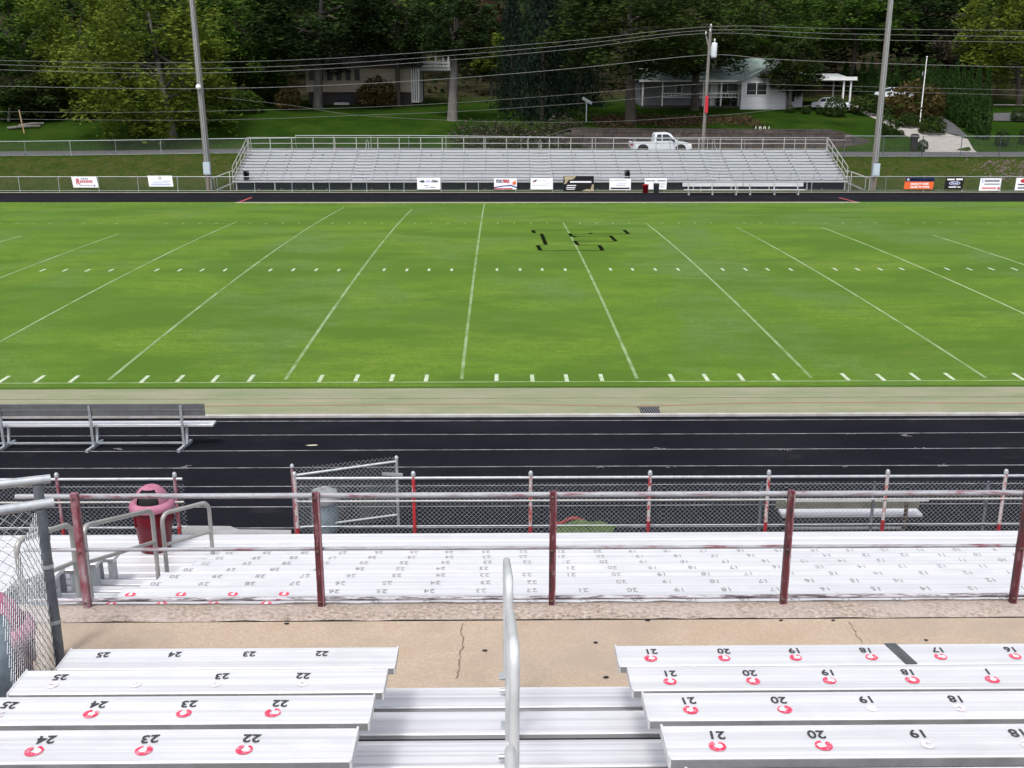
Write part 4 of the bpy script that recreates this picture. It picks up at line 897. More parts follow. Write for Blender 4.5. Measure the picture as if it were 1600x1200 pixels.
def truck(label, x, y, z, L=5.75):
    t = thing('pickup_truck', label, 'truck', (x, y, z)); W = .98; k = L/5.75
    body = [(-2.87,.55),(-2.90,1.00),(-2.84,1.08),(-.75,1.08),(-.70,1.10),(1.35,1.10),(2.35,1.02),(2.72,.92),(2.84,.78),(2.86,.45),(2.70,.38),(2.35,.36),(2.28,.62),(2.08,.80),(1.80,.86),(1.52,.80),(1.32,.62),(1.26,.36),(-1.22,.36),(-1.28,.62),(-1.48,.80),(-1.76,.86),(-2.04,.80),(-2.24,.62),(-2.30,.40),(-2.80,.42)]
    P = [(x+u*k, z+v) for u, v in body]
    MB().extr(P, y-W, y+W, 'y').build('body', M_CARW, t)
    cab = [(-.72,1.09),(-.66,1.72),(-.50,1.86),(.55,1.88),(.80,1.80),(1.50,1.10)]
    b = MB(); n = len(cab); inn = .14
    def yw(v): return W-.02-inn*(v-1.09)/.8
    vs = [(x+u*k, y-yw(v), z+v) for u, v in cab]+[(x+u*k, y+yw(v), z+v) for u, v in cab]
    b.add(vs, [tuple(range(n)), tuple(range(n, 2*n))[::-1]]+[(i, n+i, n+(i+1) % n, (i+1) % n) for i in range(n)]); cb = b.build('cab', M_CARW, t)
    for win in ([(-.50,1.14),(-.46,1.66),(-.40,1.72),(-.02,1.73),(-.02,1.14)], [(.06,1.14),(.06,1.73),(.52,1.73),(.66,1.66),(1.16,1.16)]):
        MB().add([(x+u*k, y-yw(v)-.006, z+v) for u, v in win], [tuple(range(len(win)))]).build('window', M_GLASS, cb)
    MB().add([(x+(.84)*k, y-.75, z+1.78), (x+1.50*k, y-.84, z+1.13), (x+1.50*k, y+.84, z+1.13), (x+.84*k, y+.75, z+1.78)], [(0,1,2,3)]).build('windscreen', M_GLASS, cb)
    MB().box(x-2.75*k, y-.82, z+1.0, x-.82*k, y+.82, z+1.086).build('load_bed', M_BLACK, t)
    for u in (-1.76, 1.80):
        wheel(t, x+u*k, y-W+.12, z+.40); wheel(t, x+u*k, y+W-.12, z+.40, .40, 1)
        MB().extr([(x+u*k+.50*math.cos(a_*math.pi/10), z+.38+.50*math.sin(a_*math.pi/10)) for a_ in range(11)], y-W+.02, y+W-.02, 'y').build('wheel_arch', M_DARK, t)
    for u in (-.36, .72): MB().box(x+u*k-.11, y-W-.02, z+.93, x+u*k+.11, y-W, z+.985).build('door_handle', M_BLACK, t)
    MB().box(x+1.02*k, y-W-.20, z+1.10, x+1.20*k, y-W+.02, z+1.28).build('mirror', M_BLACK, t)
    MB().box(x-2.91*k, y-W-.004, z+.72, x-2.66*k, y-W+.2, z+.98).build('tail_light', M_TAIL, t); MB().box(x+2.5*k, y-W-.004, z+.72, x+2.80*k, y-W+.2, z+.88).build('headlight', M_WHITEP, t)
    MB().box(x+2.80*k, y-W+.03, z+.40, x+2.93*k, y+W-.03, z+.60).build('bumper', M_RIM, t); MB().box(x-2.98*k, y-W+.03, z+.45, x-2.86*k, y+W-.03, z+.63).build('bumper', M_RIM, t)
    for u in (.02, 1.24, -.66): MB().box(x+u*k-.006, y-W-.003, z+.5, x+u*k+.006, y-W, z+1.08).build('door_gap', M_BLACK, t)
    return t
q = at(1031, 238, 97.6); truck('white four-door pickup truck driving along the road behind the bleacher', q.x, 97.6, road_z(q.x)+.02, 5.55)
def sedan(label, x, y, z, L=4.5, m=M_CARW, rz=0):
    t = thing('parked_car', label, 'car', (x, y, z)); W = .86
    body = [(-2.2,.35),(-2.25,.75),(-2.1,.92),(-1.5,.98),(1.0,.95),(1.9,.86),(2.2,.70),(2.22,.38)]; cab = [(-1.55,.95),(-1.0,1.38),(-.6,1.46),(.3,1.45),(1.1,.94)]
    MB().extr([(x+u, z+v) for u, v in body], y-W, y+W, 'y').build('body', m, t)
    cb = MB().extr([(x+u, z+v) for u, v in cab], y-W+.12, y+W-.12, 'y').build('cabin', m, t)
    for win in ([(-1.25,.99),(-.9,1.33),(-.35,1.39),(-.35,.99)], [(-.27,.99),(-.27,1.39),(.25,1.38),(.85,.99)]): MB().add([(x+u, y-W+.115, z+v) for u, v in win], [tuple(range(len(win)))]).build('window', M_GLASS, cb)
    MB().add([(x+.36, y-.7, z+1.42), (x+1.08, y-.74, z+.97), (x+1.08, y+.74, z+.97), (x+.36, y+.7, z+1.42)], [(0,1,2,3)]).build('windscreen', M_GLASS, cb)
    for u in (-1.35, 1.35): wheel(t, x+u, y-W+.08, z+.31, .31); wheel(t, x+u, y+W-.08, z+.31, .31, 1)
    t.rotation_euler[2] = rz; return t
q = at(1300, 166, 124); sedan('white sedan parked under the carport', q.x, 124, terrain(q.x, 124)+.03, rz=-.9)
q = at(1398, 148, 131); sedan('white car parked behind the autumn shrub, only its roof showing', q.x, 131, terrain(q.x, 131)+.35, rz=-.5)

# ------------------------------------------------------------------ retaining wall with lawn numbers
M_BLOCK = pm('wall_block', (.060,.045,.041), (.105,.085,.078), 1.1, .9, 0, .6, 12, .03); M_BLOCK2 = pm('wall_block_grey', (.078,.070,.067), (.054,.046,.043), 1.3, .9, 0, .6, 12, .03)
x0, x1 = 4.5, 37.5
wl = thing('retaining_wall', 'long reddish block retaining wall holding up the lawn behind the road', 'wall', (20, 107, 2.1))
def wtop(x): return terrain(x, 107.3)+.12
nb = 0; brick_me = {}
for row in range(5):
    x = x0 + (.35 if row % 2 else 0)
    mbs = (MB(), MB())
    while x < x1:
        w = rnd.uniform(.65,1.0); zb = road_z(x)-.05 + row*.40; zt_ = min(zb+.385, wtop(x))
        if zt_-zb > .08: mbs[rnd.random() < .35].box(x, 106.82+rnd.uniform(-.03,.03)+.03*row, zb, x+w-.03, 107.06, zt_-rnd.uniform(0,.03))
        x += w
    for mb, m in zip(mbs, (M_BLOCK, M_BLOCK2)):
        if mb.v: stuff(mb.build('block_course', m, wl))
b = MB(); X = np.linspace(x0, x1, 40)
b.add([(x, yy, wtop(x)+zz) for x in X for yy, zz in ((106.92,.0),(106.92,.10),(107.25,.10))], [(3*i+j, 3*i+3+j, 3*i+4+j, 3*i+1+j) for i in range(39) for j in range(2)]); b.build('coping', M_BLOCK2, wl)
q = at(1190, 206, 107.6); hn = thing('house_number', 'small white upright numerals on the lawn edge above the wall', 'sign', (q.x, 107.6, terrain(q.x, 107.6)))
for i, ch in enumerate('1001'):
    me = text_mesh(ch, .6, M_WHITE, .006); ob = link('numeral', me, hn, (-.62+.45*i, 0, .18)); ob.rotation_euler = (math.pi/2, 0, 0)

# ------------------------------------------------------------------ houses
M_SIDE = pm('white_siding', (.46,.47,.50), (.40,.41,.44), 1.5, .6, 0, .25, 3, .02, (.05,.05,9)); M_ROOFG = pm('pale_green_metal_roof', (.20,.25,.235), (.16,.21,.195), .8, .5); M_ROOFW = pm('pale_grey_roof', (.30,.33,.33), (.25,.28,.28), .8, .5)
M_BEIGE = pm('beige_siding', (.33,.285,.24), (.27,.235,.195), 1.2, .8, 0, .25, 3, .02, (.05,.05,9)); M_ROOFD = pm('dark_shingle_roof', (.05,.048,.048), (.035,.033,.034), 2, .9); M_WIN = pm('dark_window', (.015,.018,.022), (.022,.026,.03), 2, .12); M_FOUND = pm('dark_foundation', (.05,.045,.042), (.035,.03,.03), 2, .9); M_TRIM = pm('white_trim', (.62,.62,.63), (.55,.55,.56), 3, .6)
def window(parent, u0, u1, v0, v1, y, mull=0, m=M_TRIM):
    w = MB().box(u0, y-.06, v0, u1, y-.02, v1).build('window', m, parent); f_ = .09
    n = mull+1; wd_ = (u1-u0-f_*(n+1))/n
    for i in range(n):
        a_ = u0+f_+i*(wd_+f_); MB().box(a_, y-.068, v0+f_, a_+wd_, y-.061, v1-f_).build('pane', M_WIN, w)
    return w
HY = 125.5
h = thing('white_house', 'white single-storey house with pale green metal roof, gabled bay and porch', 'house', (at(1110,160,HY).x, HY, 6))
U = lambda px, Y=HY: at(px, 150, Y).x
V = lambda py, Y=HY: at(1100, py, Y).z
gb = 5.6
MB().box(U(1003), HY+2.2, gb, U(1232), HY+9, V(124)).build('wall', pm('shaded_porch_siding', (.20,.205,.22), (.16,.165,.18), 1.5, .7), h)  # deep porch shade is put into the grey of this siding
rf = MB(); e0, e1, zr, ze = U(998), U(1236), V(91, HY+5.6), V(125, HY+.2)
rf.add([(e0, HY+.2, ze), (e1, HY+.2, ze), (e1-.4, HY+5.6, zr), (e0+.4, HY+5.6, zr), (e1, HY+11, ze), (e0, HY+11, ze), (e0, HY+.2, ze-.18), (e1, HY+.2, ze-.18)], [(0,1,2,3), (3,2,4,5), (0,3,5), (1,4,2), (6,7,1,0)]); rf.build('roof', M_ROOFG, h)
MB().box(e0, HY+.15, ze-.22, e1, HY+.2, ze-.02).build('gutter', M_TRIM, h)
ga, gc, gp = U(1158, HY-.6), U(1229, HY-.6), U(1191, HY-.6); zg = V(106, HY-.6); zge = V(124, HY-.6)
MB().box(ga, HY-.6, gb, gc, HY+2.3, zge).build('bay_wall', M_SIDE, h)
MB().extr([(ga, zge), (gc, zge), (gp, zg-.12)], HY-.58, HY+3, 'y').build('gable', M_SIDE, h)
for p_, q_ in ((ga-.35, gp), (gc+.35, gp)):
    MB().add([(p_, HY-1.0, zge-.2), (q_, HY-1.0, zg), (q_, HY+4.5, zg), (p_, HY+4.5, zge-.2), (p_, HY-1.0, zge-.36), (q_, HY-1.0, zg-.16)], [(0,1,2,3), (4,5,1,0)]).build('gable_roof', M_ROOFG, h)
MB().box(gp-.22, HY-.66, zg-1.15, gp+.22, HY-.6, zg-.6).build('gable_vent', M_WIN, h)
window(h, U(1163), U(1196), V(149), V(128), HY-.6, 1)
window(h, U(1131), U(1143), V(146), V(130), HY+2.2); window(h, U(1060), U(1070), V(146), V(132), HY+2.2); window(h, U(1085), U(1096), V(146), V(132), HY+2.2)
MB().box(U(1115), HY+2.14, gb+.4, U(1127), HY+2.2, V(130)).build('door', M_TRIM, h)
MB().box(U(1003), HY+.4, gb, U(1160), HY+2.2, gb+.55).build('porch_floor', M_FOUND, h)
for px in (1005, 1036, 1100, 1128, 1156): MB().box(U(px)-.08, HY+.45, gb+.5, U(px)+.08, HY+.6, ze-.15).build('porch_post', M_TRIM, h)
for v in (146, 152): MB().box(U(1036), HY+.48, V(v)-.05, U(1156), HY+.55, V(v)+.05).build('porch_rail', M_TRIM, h)
for px in range(1040, 1156, 5): MB().box(U(px)-.025, HY+.49, V(152), U(px)+.025, HY+.54, V(146)).build('baluster', M_TRIM, h)
MB().box(U(1229), HY+1.2, gb, U(1259), HY+8, V(121)).build('wing_wall', M_SIDE, h)
MB().extr([(HY+.8, V(120)), (HY+4.5, V(108)), (HY+8.4, V(120))], U(1226), U(1262)).build('wing_roof', M_ROOFG, h)
window(h, U(1236), U(1247), V(160), V(133), HY+1.2)
MB().box(U(1256), HY-1.2, V(126), U(1332), HY+6, V(120)).build('carport_fascia', M_TRIM, h)
MB().add([(U(1255), HY-1.35, V(125.5)), (U(1334), HY-1.35, V(125.5)), (U(1332), HY+6.2, V(113)), (U(1257), HY+6.2, V(113))], [(0,1,2,3)]).build('carport_roof', M_ROOFW, h)
for px, yy in ((1301, HY+4), (1317, HY-1), (1328, HY-1)): MB().box(at(px,150,yy).x-.09, yy-.08, gb-.6, at(px,150,yy).x+.09, yy+.08, V(121)).build('carport_post', M_TRIM, h)
HB = 127.0
h = thing('beige_house', 'dark beige house with a row of windows under the shade trees', 'house', (at(566,160,HB).x, HB, 6))
U = lambda px, Y=HB: at(px, 150, Y).x
V = lambda py, Y=HB: at(566, py, Y).z
MB().box(U(479), HB, V(144), U(650), HB+8, V(101)).build('wall', M_BEIGE, h); MB().box(U(482), HB+.3, 5.4, U(648), HB+7.8, V(144)).build('foundation', M_FOUND, h)
MB().box(U(643), HB-.05, V(160), U(655), HB+7, V(98)).build('corner_trim', M_TRIM, h)
for px in (645.5, 649, 652.5): MB().box(U(px)-.04, HB-.09, V(158), U(px)+.04, HB-.05, V(104)).build('post', M_FOUND, h)
rf = MB(); e0, e1, zr, ze = U(472), U(660), V(80, HB+4.5), V(102, HB-.8)
rf.add([(e0, HB-.8, ze), (e1, HB-.8, ze), (e1, HB+4.5, zr), (e0, HB+4.5, zr), (e1, HB+9.5, ze), (e0, HB+9.5, ze), (e0, HB-.8, ze-.2), (e1, HB-.8, ze-.2)], [(0,1,2,3), (3,2,4,5), (0,3,5), (1,4,2), (6,7,1,0)]); rf.build('roof', M_ROOFD, h)
for i in range(6): window(h, U(483+14.2*i), U(493.5+14.2*i), V(127), V(107), HB, 0, M_BEIGE)
for px in (533, 575): MB().box(U(px-12), HB+.18, V(166), U(px+12), HB+.28, V(160)).build('basement_sill', M_SIDE, h)
MB().box(U(530), HB+.2, V(160), U(560), HB+.28, V(148)).build('basement_opening', M_WIN, h)
MB().box(U(655), HB+2, V(110, HB+2), U(702), HB+6, V(106, HB+2)).build('deck_floor', M_TRIM, h)
for px in range(657, 703, 5): MB().box(U(px)-.05, HB+2, V(108), U(px)+.05, HB+2.1, V(96)).build('deck_baluster', M_TRIM, h)
for v in (97, 102.5): MB().box(U(655), HB+1.95, V(v)-.12, U(702), HB+2.1, V(v)+.12).build('deck_rail', M_TRIM, h)
for px in (680, 692, 700): MB().box(U(px)-.09, HB+2.1, V(106), U(px)+.09, HB+2.3, V(86)).build('deck_post', M_TRIM, h)
for px in (660, 699): MB().box(U(px)-.09, HB+2.1, 5.6, U(px)+.09, HB+2.3, V(110)).build('deck_leg', M_FOUND, h)
t = thing('dark_shed', 'dark low shed hidden under the left trees', 'shed', (at(115,165,124).x, 124, 5.5)); x0_, x1_ = at(86,165,124).x, at(150,165,124).x
MB().box(x0_, 124, 5.0, x1_, 128, at(110,146,124).z).build('wall', pm('shed_wall', (.03,.03,.045), (.022,.022,.034), 2, .9), t); MB().box(x0_-.3, 123.5, at(110,146,124).z, x1_+.3, 128.4, at(110,143,124).z).build('roof', M_ROOFD, t)
for px in (102, 110): MB().box(at(px,165,123.9).x-.06, 123.88, 5.2, at(px,165,123.9).x+.06, 123.97, at(110,147,124).z).build('post', M_BARKP, t)

# ------------------------------------------------------------------ vegetation
def leaf_mesh(name, C, size, var, mat, updown=.35, elong=1.0):
    n = len(C); a_ = npr.normal(size=(n,3)); a_ /= np.linalg.norm(a_, axis=1)[:,None]
    b_ = npr.normal(size=(n,3)); b_ -= (a_*b_).sum(1)[:,None]*a_; b_ /= np.linalg.norm(b_, axis=1)[:,None]
    if updown: b_[:,2] *= updown; a_[:,2] *= updown
    s_ = size[:,None]; P = np.empty((n,4,3)); P[:,0] = C-a_*s_*elong; P[:,1] = C-b_*s_*.55; P[:,2] = C+a_*s_*elong; P[:,3] = C+b_*s_*.55
    me = bpy.data.meshes.new(name); me.vertices.add(4*n); me.vertices.foreach_set('co', P.ravel().astype(np.float32))
    me.loops.add(4*n); me.loops.foreach_set('vertex_index', np.arange(4*n, dtype=np.int32)); me.polygons.add(n); me.polygons.foreach_set('loop_start', np.arange(0, 4*n, 4, dtype=np.int32))
    at_ = me.attributes.new('leafvar', 'FLOAT', 'FACE'); at_.data.foreach_set('value', np.clip(var, 0, 1).astype(np.float32)); me.materials.append(mat); me.update(); me.validate(); return me
def crown_pts(ncl, per, sig, flat=.55, inner=.35):
    d_ = npr.normal(size=(ncl,3)); d_ /= np.linalg.norm(d_, axis=1)[:,None]; r_ = inner+(1-inner)*npr.random(ncl)**.55
    c = d_*r_[:,None]*(.8+.3*npr.random(ncl))[:,None]; c[:,2] = np.where(c[:,2] < 0, c[:,2]*flat, c[:,2])
    C = np.repeat(c, per, 0)+npr.normal(size=(ncl*per,3))*sig*np.array([1,1,.6]); v = np.repeat(npr.random(ncl)*.55, per)+npr.random(ncl*per)*.45
    return C, v
CROWN = [crown_pts(130, 110, .078), crown_pts(105, 130, .088), crown_pts(150, 95, .072), crown_pts(90, 150, .098)]
_cm = {}
def crown_mesh(k, mat, ls_=.042):
    if (k, mat.name, ls_) not in _cm:
        C, v = CROWN[k]; _cm[(k, mat.name, ls_)] = leaf_mesh('crown', C, ls_*(.6+.8*npr.random(len(C))), v, mat)
    return _cm[(k, mat.name, ls_)]
def tree(name, label, px, py, Y, crown, k, mat, bark=M_BARK, tr=.38, cat='tree', lean=0, ls_=.042, group=None):
    """crown: (px centre, py top, py bottom, width px) seen at distance Y"""
    q = hit(px, py, 96) if Y is None else at(px, py, Y); Y = q.y; q.z = terrain(q.x, Y)
    t = thing(name, label, cat, tuple(q), group); cx, ct, cb, cw = crown
    top, bot = at(cx, ct, Y), at(cx, cb, Y); R_ = cw/2*(Y/FPX)*1.0; H2 = (top.z-bot.z)/1.55; cz = top.z-H2
    c = Vector((top.x, Y, cz)); z0 = q.z-.3
    mid = Vector((q.x*.75+c.x*.25, Y, z0+(cz-z0)*.5)); tb = MB().path([(q.x, Y, z0), (q.x, Y, z0+.7), mid, Vector((c.x, Y, cz+H2*.5))], [tr*1.35, tr, tr*.82, tr*.25], 10)
    br = MB()
    for i in range(7):
        a_ = i*.9+rnd.random(); s0 = mid.lerp(Vector((c.x, Y, cz+H2*.3)), .15+.11*i); e_ = c+Vector((math.cos(a_)*R_*.7, math.sin(a_)*R_*.7, H2*rnd.uniform(-.15,.5)))
        br.path([s0, s0.lerp(e_, .5)+Vector((0,0,.5)), e_], [tr*.42, tr*.26, tr*.08], 6)
    tb.build('trunk', bark, t); br.build('branches', M_BARK, t)
    o = link('crown', crown_mesh(k, mat, ls_), t, (c.x-q.x, 0, cz-q.z), rnd.uniform(0, 6.3)); o.scale = (R_, R_, H2); return t
TR = [
 ('maple_tree','broad yellow-green tree with pale trunk base left of the light pole',270,214,None,(222,-90,235,250),0,L_YEL,M_BARKP,.42,.036),
 ('maple_tree','yellow-green tree at the left, its crown reaching down behind the lawn stake',120,178,None,(118,-60,190,170),1,L_YEL,M_BARK,.3,.042),
 ('broadleaf_tree','dark green tree filling the top left corner',20,165,132,(5,-60,120,180),2,L_GRN,M_BARK,.35,.042),
 ('small_tree','low leafy green tree above the logs at the left edge',25,182,None,(45,85,192,150),3,L_OLV,M_BARK,.18,.05),
 ('broadleaf_tree','mid-green tree just right of the tall left light pole',372,165,126,(365,-50,140,170),2,L_GRN,M_BARK,.35,.042),
 ('small_tree','small bright green tree between the left light pole and beige house',425,160,None,(415,95,172,70),1,L_GRN,M_BARK,.12,.06),
 ('shade_tree','large dark tree with thick pale trunk in front of the beige house',497,168,None,(500,-85,104,235),0,L_DRK,M_BARKP,.55,.038),
 ('shade_tree','dark tree with thin black trunk at the beige house right end',622,166,None,(618,-70,100,155),1,L_DRK,M_BARK,.3,.042),
 ('pruned_tree','dark green tree on a stout pale trunk right of the white deck',707,188,None,(716,-20,98,110),2,L_DRK,M_BARKP,.55,.05),
 ('autumn_tree','rusty brown tree at the top edge above the pruned tree',752,140,150,(752,-40,80,75),3,L_BRN,M_BARK,.25,.06),
 ('green_tree','light green slender tree below the rusty brown one',768,160,140,(765,48,120,60),1,L_YEL,M_BARK,.15,.07),
 ('oak_tree','huge dark oak with thick trunk left of the utility pole',985,192,None,(985,-80,128,280),0,L_OLV,M_BARK,.60,.036),
 ('oak_tree','dark oak directly behind the utility pole in front of the porch',1085,172,None,(1095,-70,122,215),2,L_OLV,M_BARK,.50,.038),
 ('broadleaf_tree','bushy olive tree between the house gable and carport',1232,172,None,(1243,52,150,95),1,L_OLV,M_BARKP,.28,.05),
 ('broadleaf_tree','mid-green tree rising behind the white house roof',1200,130,140,(1195,-30,88,190),3,L_GRN,M_BARK,.4,.042),
 ('broadleaf_tree','green tree behind the carport, left of the right light pole',1330,150,142,(1345,-50,85,160),0,L_GRN,M_BARK,.4,.042),
 ('broadleaf_tree','dark spreading tree above the flagpole',1490,150,146,(1440,-60,92,180),2,L_DRK,M_BARK,.5,.042),
 ('bare_tree','grey-brown thin-leaved tree above the arborvitae hedge',1520,150,138,(1520,15,125,110),1,L_GRY,M_BARK,.25,.05),
 ('maple_tree','bright green tree filling the top right corner',1592,160,128,(1592,-60,128,150),0,L_YEL,M_BARK,.35,.042)]
for name, label, px, py, Y, cr, k, m, bk_, tr_, ls_ in TR: tree(name, label, px, py, Y, cr, k, m, bk_, tr_, ls_=ls_)
# dark spruce
def cone_pts(n, tiers=18, spread=.13):
    h_ = npr.random(n)**1.25; a_ = npr.random(n)*6.283; rr = (1-h_)**.8*(.30+.70*npr.random(n)**.6)*(.70+.30*np.sin(h_*tiers*6.283+2*np.sin(a_*3)))*(1+.22*np.sin(a_*7+h_*23)); z = h_-rr*.16
    return np.stack([rr*np.cos(a_), rr*np.sin(a_), z], 1), npr.random(n)
C, v = cone_pts(11000); SPR = leaf_mesh('crown', C, .024*(.6+.8*npr.random(len(C))), v, L_BLU, .6)
for (px, py, Y, w, tp, lab) in ((848,190,118,150,-120,'very dark blue-green spruce in the centre behind the ivy bank'),(905,175,128,120,-60,'dark spruce just left of the huge oak'),(800,170,124,90,-40,'dark narrow spruce right of the rusty brown tree')):
    q = at(px, py, Y); q.z = terrain(q.x, Y); t = thing('spruce_tree', lab, 'tree', tuple(q)); top = at(px, tp, Y).z
    MB().path([(q.x, Y, q.z-.3), (q.x, Y, top-1)], [.35, .05], 8).build('trunk', M_BARK, t)
    o = link('crown', SPR, t, (0, 0, .9)); R_ = w/2*Y/FPX; o.scale = (R_, R_, top-q.z-.9)
# arborvitae hedge row
def arb_pts(n):
    h_ = npr.random(n); a_ = npr.random(n)*6.283; prof = np.minimum(1, (1-h_)*1.35)**.9*(.80+.2*np.minimum(1, h_*6)); rr = prof*(.72+.28*npr.random(n)**.5)*(1+.10*np.sin(a_*5+h_*9))
    return np.stack([rr*np.cos(a_), rr*np.sin(a_), h_], 1), .3*np.sin(a_*4)**2+npr.random(n)*.7
ARB = []
for i in range(2):
    C, v = arb_pts(3000); me = leaf_mesh('foliage', C*np.array([1,1,4.0]), .15*(.5+.8*npr.random(len(C))), v, L_ARB, 0, 1.7); ARB.append(me)
pa = [(1534,216,108.5),(1519,210,111),(1507,205,113.5),(1496,200,116),(1486,196,118.5),(1477,192,121),(1468,188,124),(1459,184,127)]+[(1448-13*i,176-2*i,131+1.2*i) for i in range(11)]
for i, (px, py, Y) in enumerate(pa):
    q = at(px, py, Y); q.z = terrain(q.x, Y); top = at(px, (112 if i == 0 else 103+rnd.uniform(-7,6)) if i < 8 else 98+rnd.uniform(-8,7), Y).z
    t = thing('arborvitae', 'tall narrow dark arborvitae, %s in the hedge row counted from the road' % ORD[i], 'hedge tree', tuple(q), 'arborvitae hedge row by the driveway')
    MB().tube((q.x, Y, q.z-.1), (q.x, Y, q.z+.6), .09, 6).build('trunk', M_BARK, t)
    o = link('foliage', ARB[i % 2], t, (0,0,.05), rnd.uniform(0,6)); hh = (top-q.z); R_ = .74 if i < 8 else .62; o.scale = (R_, R_, hh/4.0)
# shrubs
def ball_pts(n, lump=.06):
    d_ = npr.normal(size=(n,3)); d_ /= np.linalg.norm(d_, axis=1)[:,None]; r_ = .82+.2*npr.random(n)+lump*np.sin(d_[:,0]*9)*np.cos(d_[:,1]*8); C = d_*r_[:,None]; C[:,2] = np.abs(C[:,2]+.45)-.3
    return C, npr.random(n)
_bm = {}
def shrub(label, px, py, w, hp, m=L_BUSH, Y=None, name='round_shrub', lump=.06, cat='shrub', group=None):
    q = hit(px, py, 96) if Y is None else at(px, py, Y); q.z = terrain(q.x, q.y); k = (m.name, lump)
    if k not in _bm: C, v = ball_pts(1500, lump); _bm[k] = leaf_mesh('foliage', C, .095*(.6+.8*npr.random(len(C))), v, m, .8)
    t = thing(name, label, cat, tuple(q), group); R_ = w/2*q.y/FPX; H_ = hp*q.y/FPX
    MB().tube((0,0,-.05), (0,0,H_*.4), .05, 6).build('stem', M_BARK, t, True); o = link('foliage', _bm[k], t, (0,0,H_*.28), rnd.uniform(0,6)); o.scale = (R_, R_, H_/1.45); return t
for a_ in ((1234,176,13,10,'small clipped round shrub on the lawn, leftmost of three'), (1259,178,14,11,'small clipped round shrub on the lawn, middle of three'), (1281,179,13,11,'small clipped round shrub on the lawn, right of three'),
           (1304,182,34,27,'large dark clipped shrub in front of the carport'), (1384,213,34,30,'large rounded dark shrub by the right light pole'), (1407,213,11,9,'tiny round shrub beside the driveway'),
           (1441,234,17,14,'round brownish shrub at the driveway mouth'), (1390,187,16,20,'dark square-cut shrub beneath the autumn shrub'), (1564,228,20,24,'loose dark shrub on the far right lawn'), (1598,226,14,24,'dark shrub cut by the right edge'),
           (1152,165,20,16,'green shrub under the picture window, left'), (1128,165,22,16,'dark shrub by the porch steps'), (1196,166,13,16,'small dark shrub right of the picture window'), (1055,160,30,12,'low dark shrub along the porch, left'), (1590,190,22,20,'dark bush beside the far right road')):
    shrub(a_[4], a_[0], a_[1], a_[2], a_[3])
for a_ in ((1428,186,84,50,'wide olive-brown autumn shrub left of the flagpole',L_AUT,.14), (1418,199,34,20,'low olive shrub at the flagpole foot, left',L_OLV,.14), (1455,209,40,24,'low green shrub at the flagpole foot, right',L_OLV,.14), (1358,178,60,26,'low green planting along the driveway top',L_OLV,.14),
           (590,168,60,40,'rusty olive bush against the beige house',L_AUT,.14), (452,172,40,32,'brownish bush left of the pale thick trunk',L_AUT,.14), (265,178,60,45,'yellowish bush beneath the broad yellow-green tree',L_YEL,.14), (140,186,60,30,'weedy bush on the left lawn edge',L_OLV,.14), (330,165,50,40,'green bush behind the left light pole',L_GRN,.14),(380,176,60,30,'low green bush at the wood edge',L_GRN,.14),(60,186,90,40,'dark bush behind the logs',L_DRK,.14)):
    shrub(a_[4], a_[0], a_[1], a_[2], a_[3], a_[5], lump=a_[6], name='bush')
q = hit(1427, 236, 96); t = thing('mailbox', 'dark mailbox post on the grass by the driveway', 'mailbox', tuple(q)); MB().box(q.x-.28, q.y-.2, q.z, q.x+.28, q.y+.2, q.z+1.1).build('post', M_BLACK, t); MB().extr([(q.x-.34,q.z+1.1),(q.x+.34,q.z+1.1),(q.x+.34,q.z+1.4),(q.x+.2,q.z+1.55),(q.x-.2,q.z+1.55),(q.x-.34,q.z+1.4)], q.y-.35, q.y+.3, 'y').build('box', M_BLACK, t)
for i, (px, py, l, dz, lab) in enumerate(((12,203,3.2,.0,'long grey log lying on the left lawn'), (30,199,2.4,.25,'short grey log propped on the others at left'), (14,192,1.6,.5,'upright broken grey stump at the left edge'))):
    q = hit(px, py, 96); e_ = Vector((l, .5, .25)) if i < 2 else Vector((.3, 0, 1.6)); tag(MB().path([q+Vector((0,0,.15)), q+e_*.5+Vector((0,0,.2)), q+e_+Vector((0,0,.12))], [.16,.15,.11], 8).build('log', M_BARKP), lab, 'log')
# ivy and brush on the bank, low ground cover, and the woods
def scatter(name, label, cat, fn, n, size, mat, el=1.0):
    P_ = []; 
    while len(P_) < n:
        p = fn()
        if p: P_.append(p)
    C = np.array(P_); me = leaf_mesh(name, C, size*(.5+npr.random(n)), npr.random(n), mat, .7, el); o = link(name, me); stuff(o); return tag(o, label, cat)
def ivy():
    x, y = rnd.uniform(-5, 9), rnd.uniform(103.2, 111); 
    if rnd.random() > ss(-6, -1, x)*(1-ss(6.5, 9.5, x)): return None
    return (x, y, terrain(x, y)+abs(rnd.gauss(0,.45))*(1.1+.7*math.sin(x*1.3)*math.cos(y*1.1)))
scatter('undergrowth', 'tangled brown and grey brush covering the bank left of the wall', 'brush', ivy, 3600, .16, L_GRY); scatter('ivy', 'dark green ivy patches on the brushy bank', 'ivy', ivy, 2200, .15, L_DRK)
def cover():
    x, y = rnd.uniform(10, 27.5), rnd.uniform(108.3, 118); 
    if (y-108.3) < 2.2*abs(math.sin(x*.35)) and x > 14: return None
    return (x, y, terrain(x, y)+abs(rnd.gauss(0,.22)))
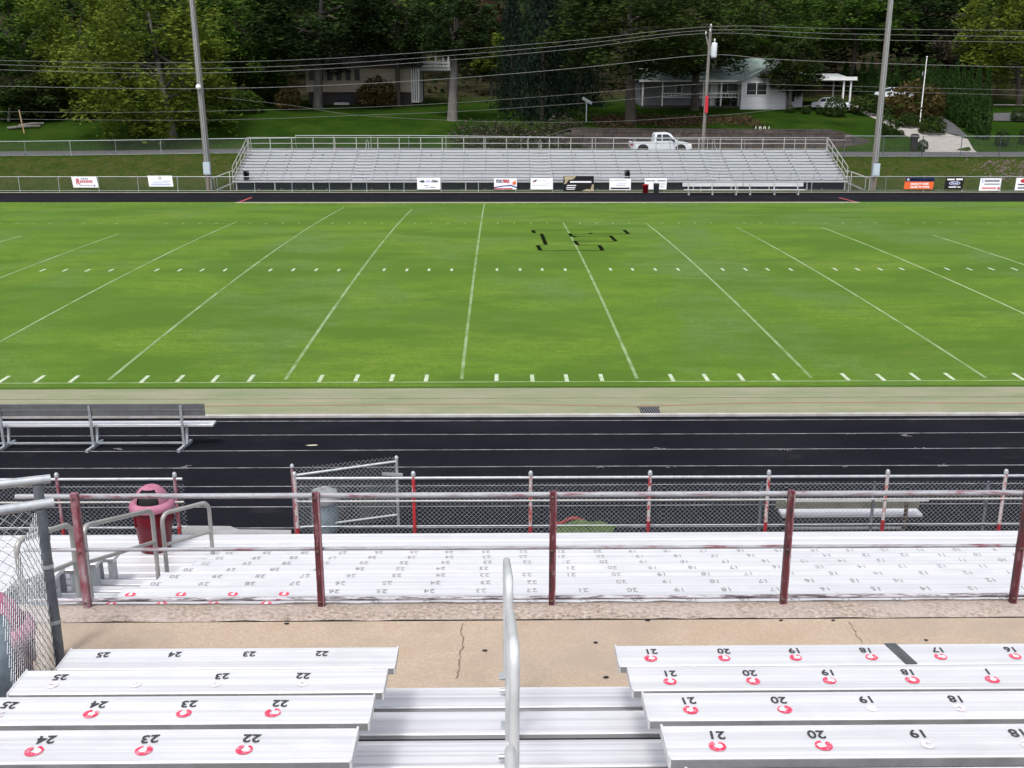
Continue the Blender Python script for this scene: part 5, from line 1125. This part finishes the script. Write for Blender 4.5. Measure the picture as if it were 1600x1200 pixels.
scatter('ground_cover', 'dark reddish-brown ground cover under the oaks before the porch', 'ground cover', cover, 4200, .14, L_BRN)
def weeds():
    x, y = rnd.uniform(-60, 60), rnd.uniform(83.6, 94.4)
    if -21.5 < x < 28.5 and y < 90: return None
    return (x, y, terrain(x, y)+abs(rnd.gauss(0,.10)))
scatter('bank_weeds', 'rough weeds scattered over the grass bank', 'weeds', weeds, 9000, .055, L_GRN, 1.6)
b = MB()
for i in range(260):
    q = at(rnd.gauss(1575, 28), 266, rnd.uniform(86.5, 93)); q.z = terrain(q.x, q.y); s_ = rnd.uniform(.04,.17); b.path([q+Vector((-s_,0,-.05)), q+Vector((0,rnd.uniform(-.1,.1),s_*.5)), q+Vector((s_,.05,-.05))], [s_*.3, s_*.6, s_*.3], 5)
tag(stuff(b.build('rubble', pm('rubble_stone', (.12,.095,.078), (.075,.06,.05), 2, .95))), 'bare brown rubble and dirt on the right bank', 'rubble')
def woods_pts(nl, per, xr, yr):
    C, v = [], []
    for i in range(nl):
        x, y = npr.uniform(*xr), npr.uniform(*yr); R_ = npr.uniform(3.0, 5.5); d_ = npr.normal(size=(per,3)); d_ /= np.linalg.norm(d_, axis=1)[:,None]; r_ = npr.random(per)**.4
        C.append(d_*r_[:,None]*np.array([R_,R_,R_*.95])+np.array([x, y, terrain(x, y)+npr.uniform(2.5, 9.5)])); v.append(npr.random()*.6+npr.random(per)*.4)
    return np.concatenate(C), np.concatenate(v)
for (nm, lab, m, nl) in (('woods','dense dark green woods covering the hillside behind the houses',L_DRK,300), ('woods','mid-green trees mixed through the hillside woods',L_GRN,110), ('woods','olive and yellowing trees in the hillside woods',L_OLV,120)):
    C, v = woods_pts(nl, 190, (-105, 110), (143, 215)); o = link(nm, leaf_mesh(nm, C, .62*(.6+.8*npr.random(len(C))), v, m)); tag(stuff(o), lab, 'woods')
C, v = woods_pts(60, 120, (-110, 115), (136, 150)); C[:,2] -= 4; o = link('understory', leaf_mesh('understory', C, .5*(.6+.8*npr.random(len(C))), v, L_DRK)); tag(stuff(o), 'dark understory brush along the foot of the woods', 'brush')
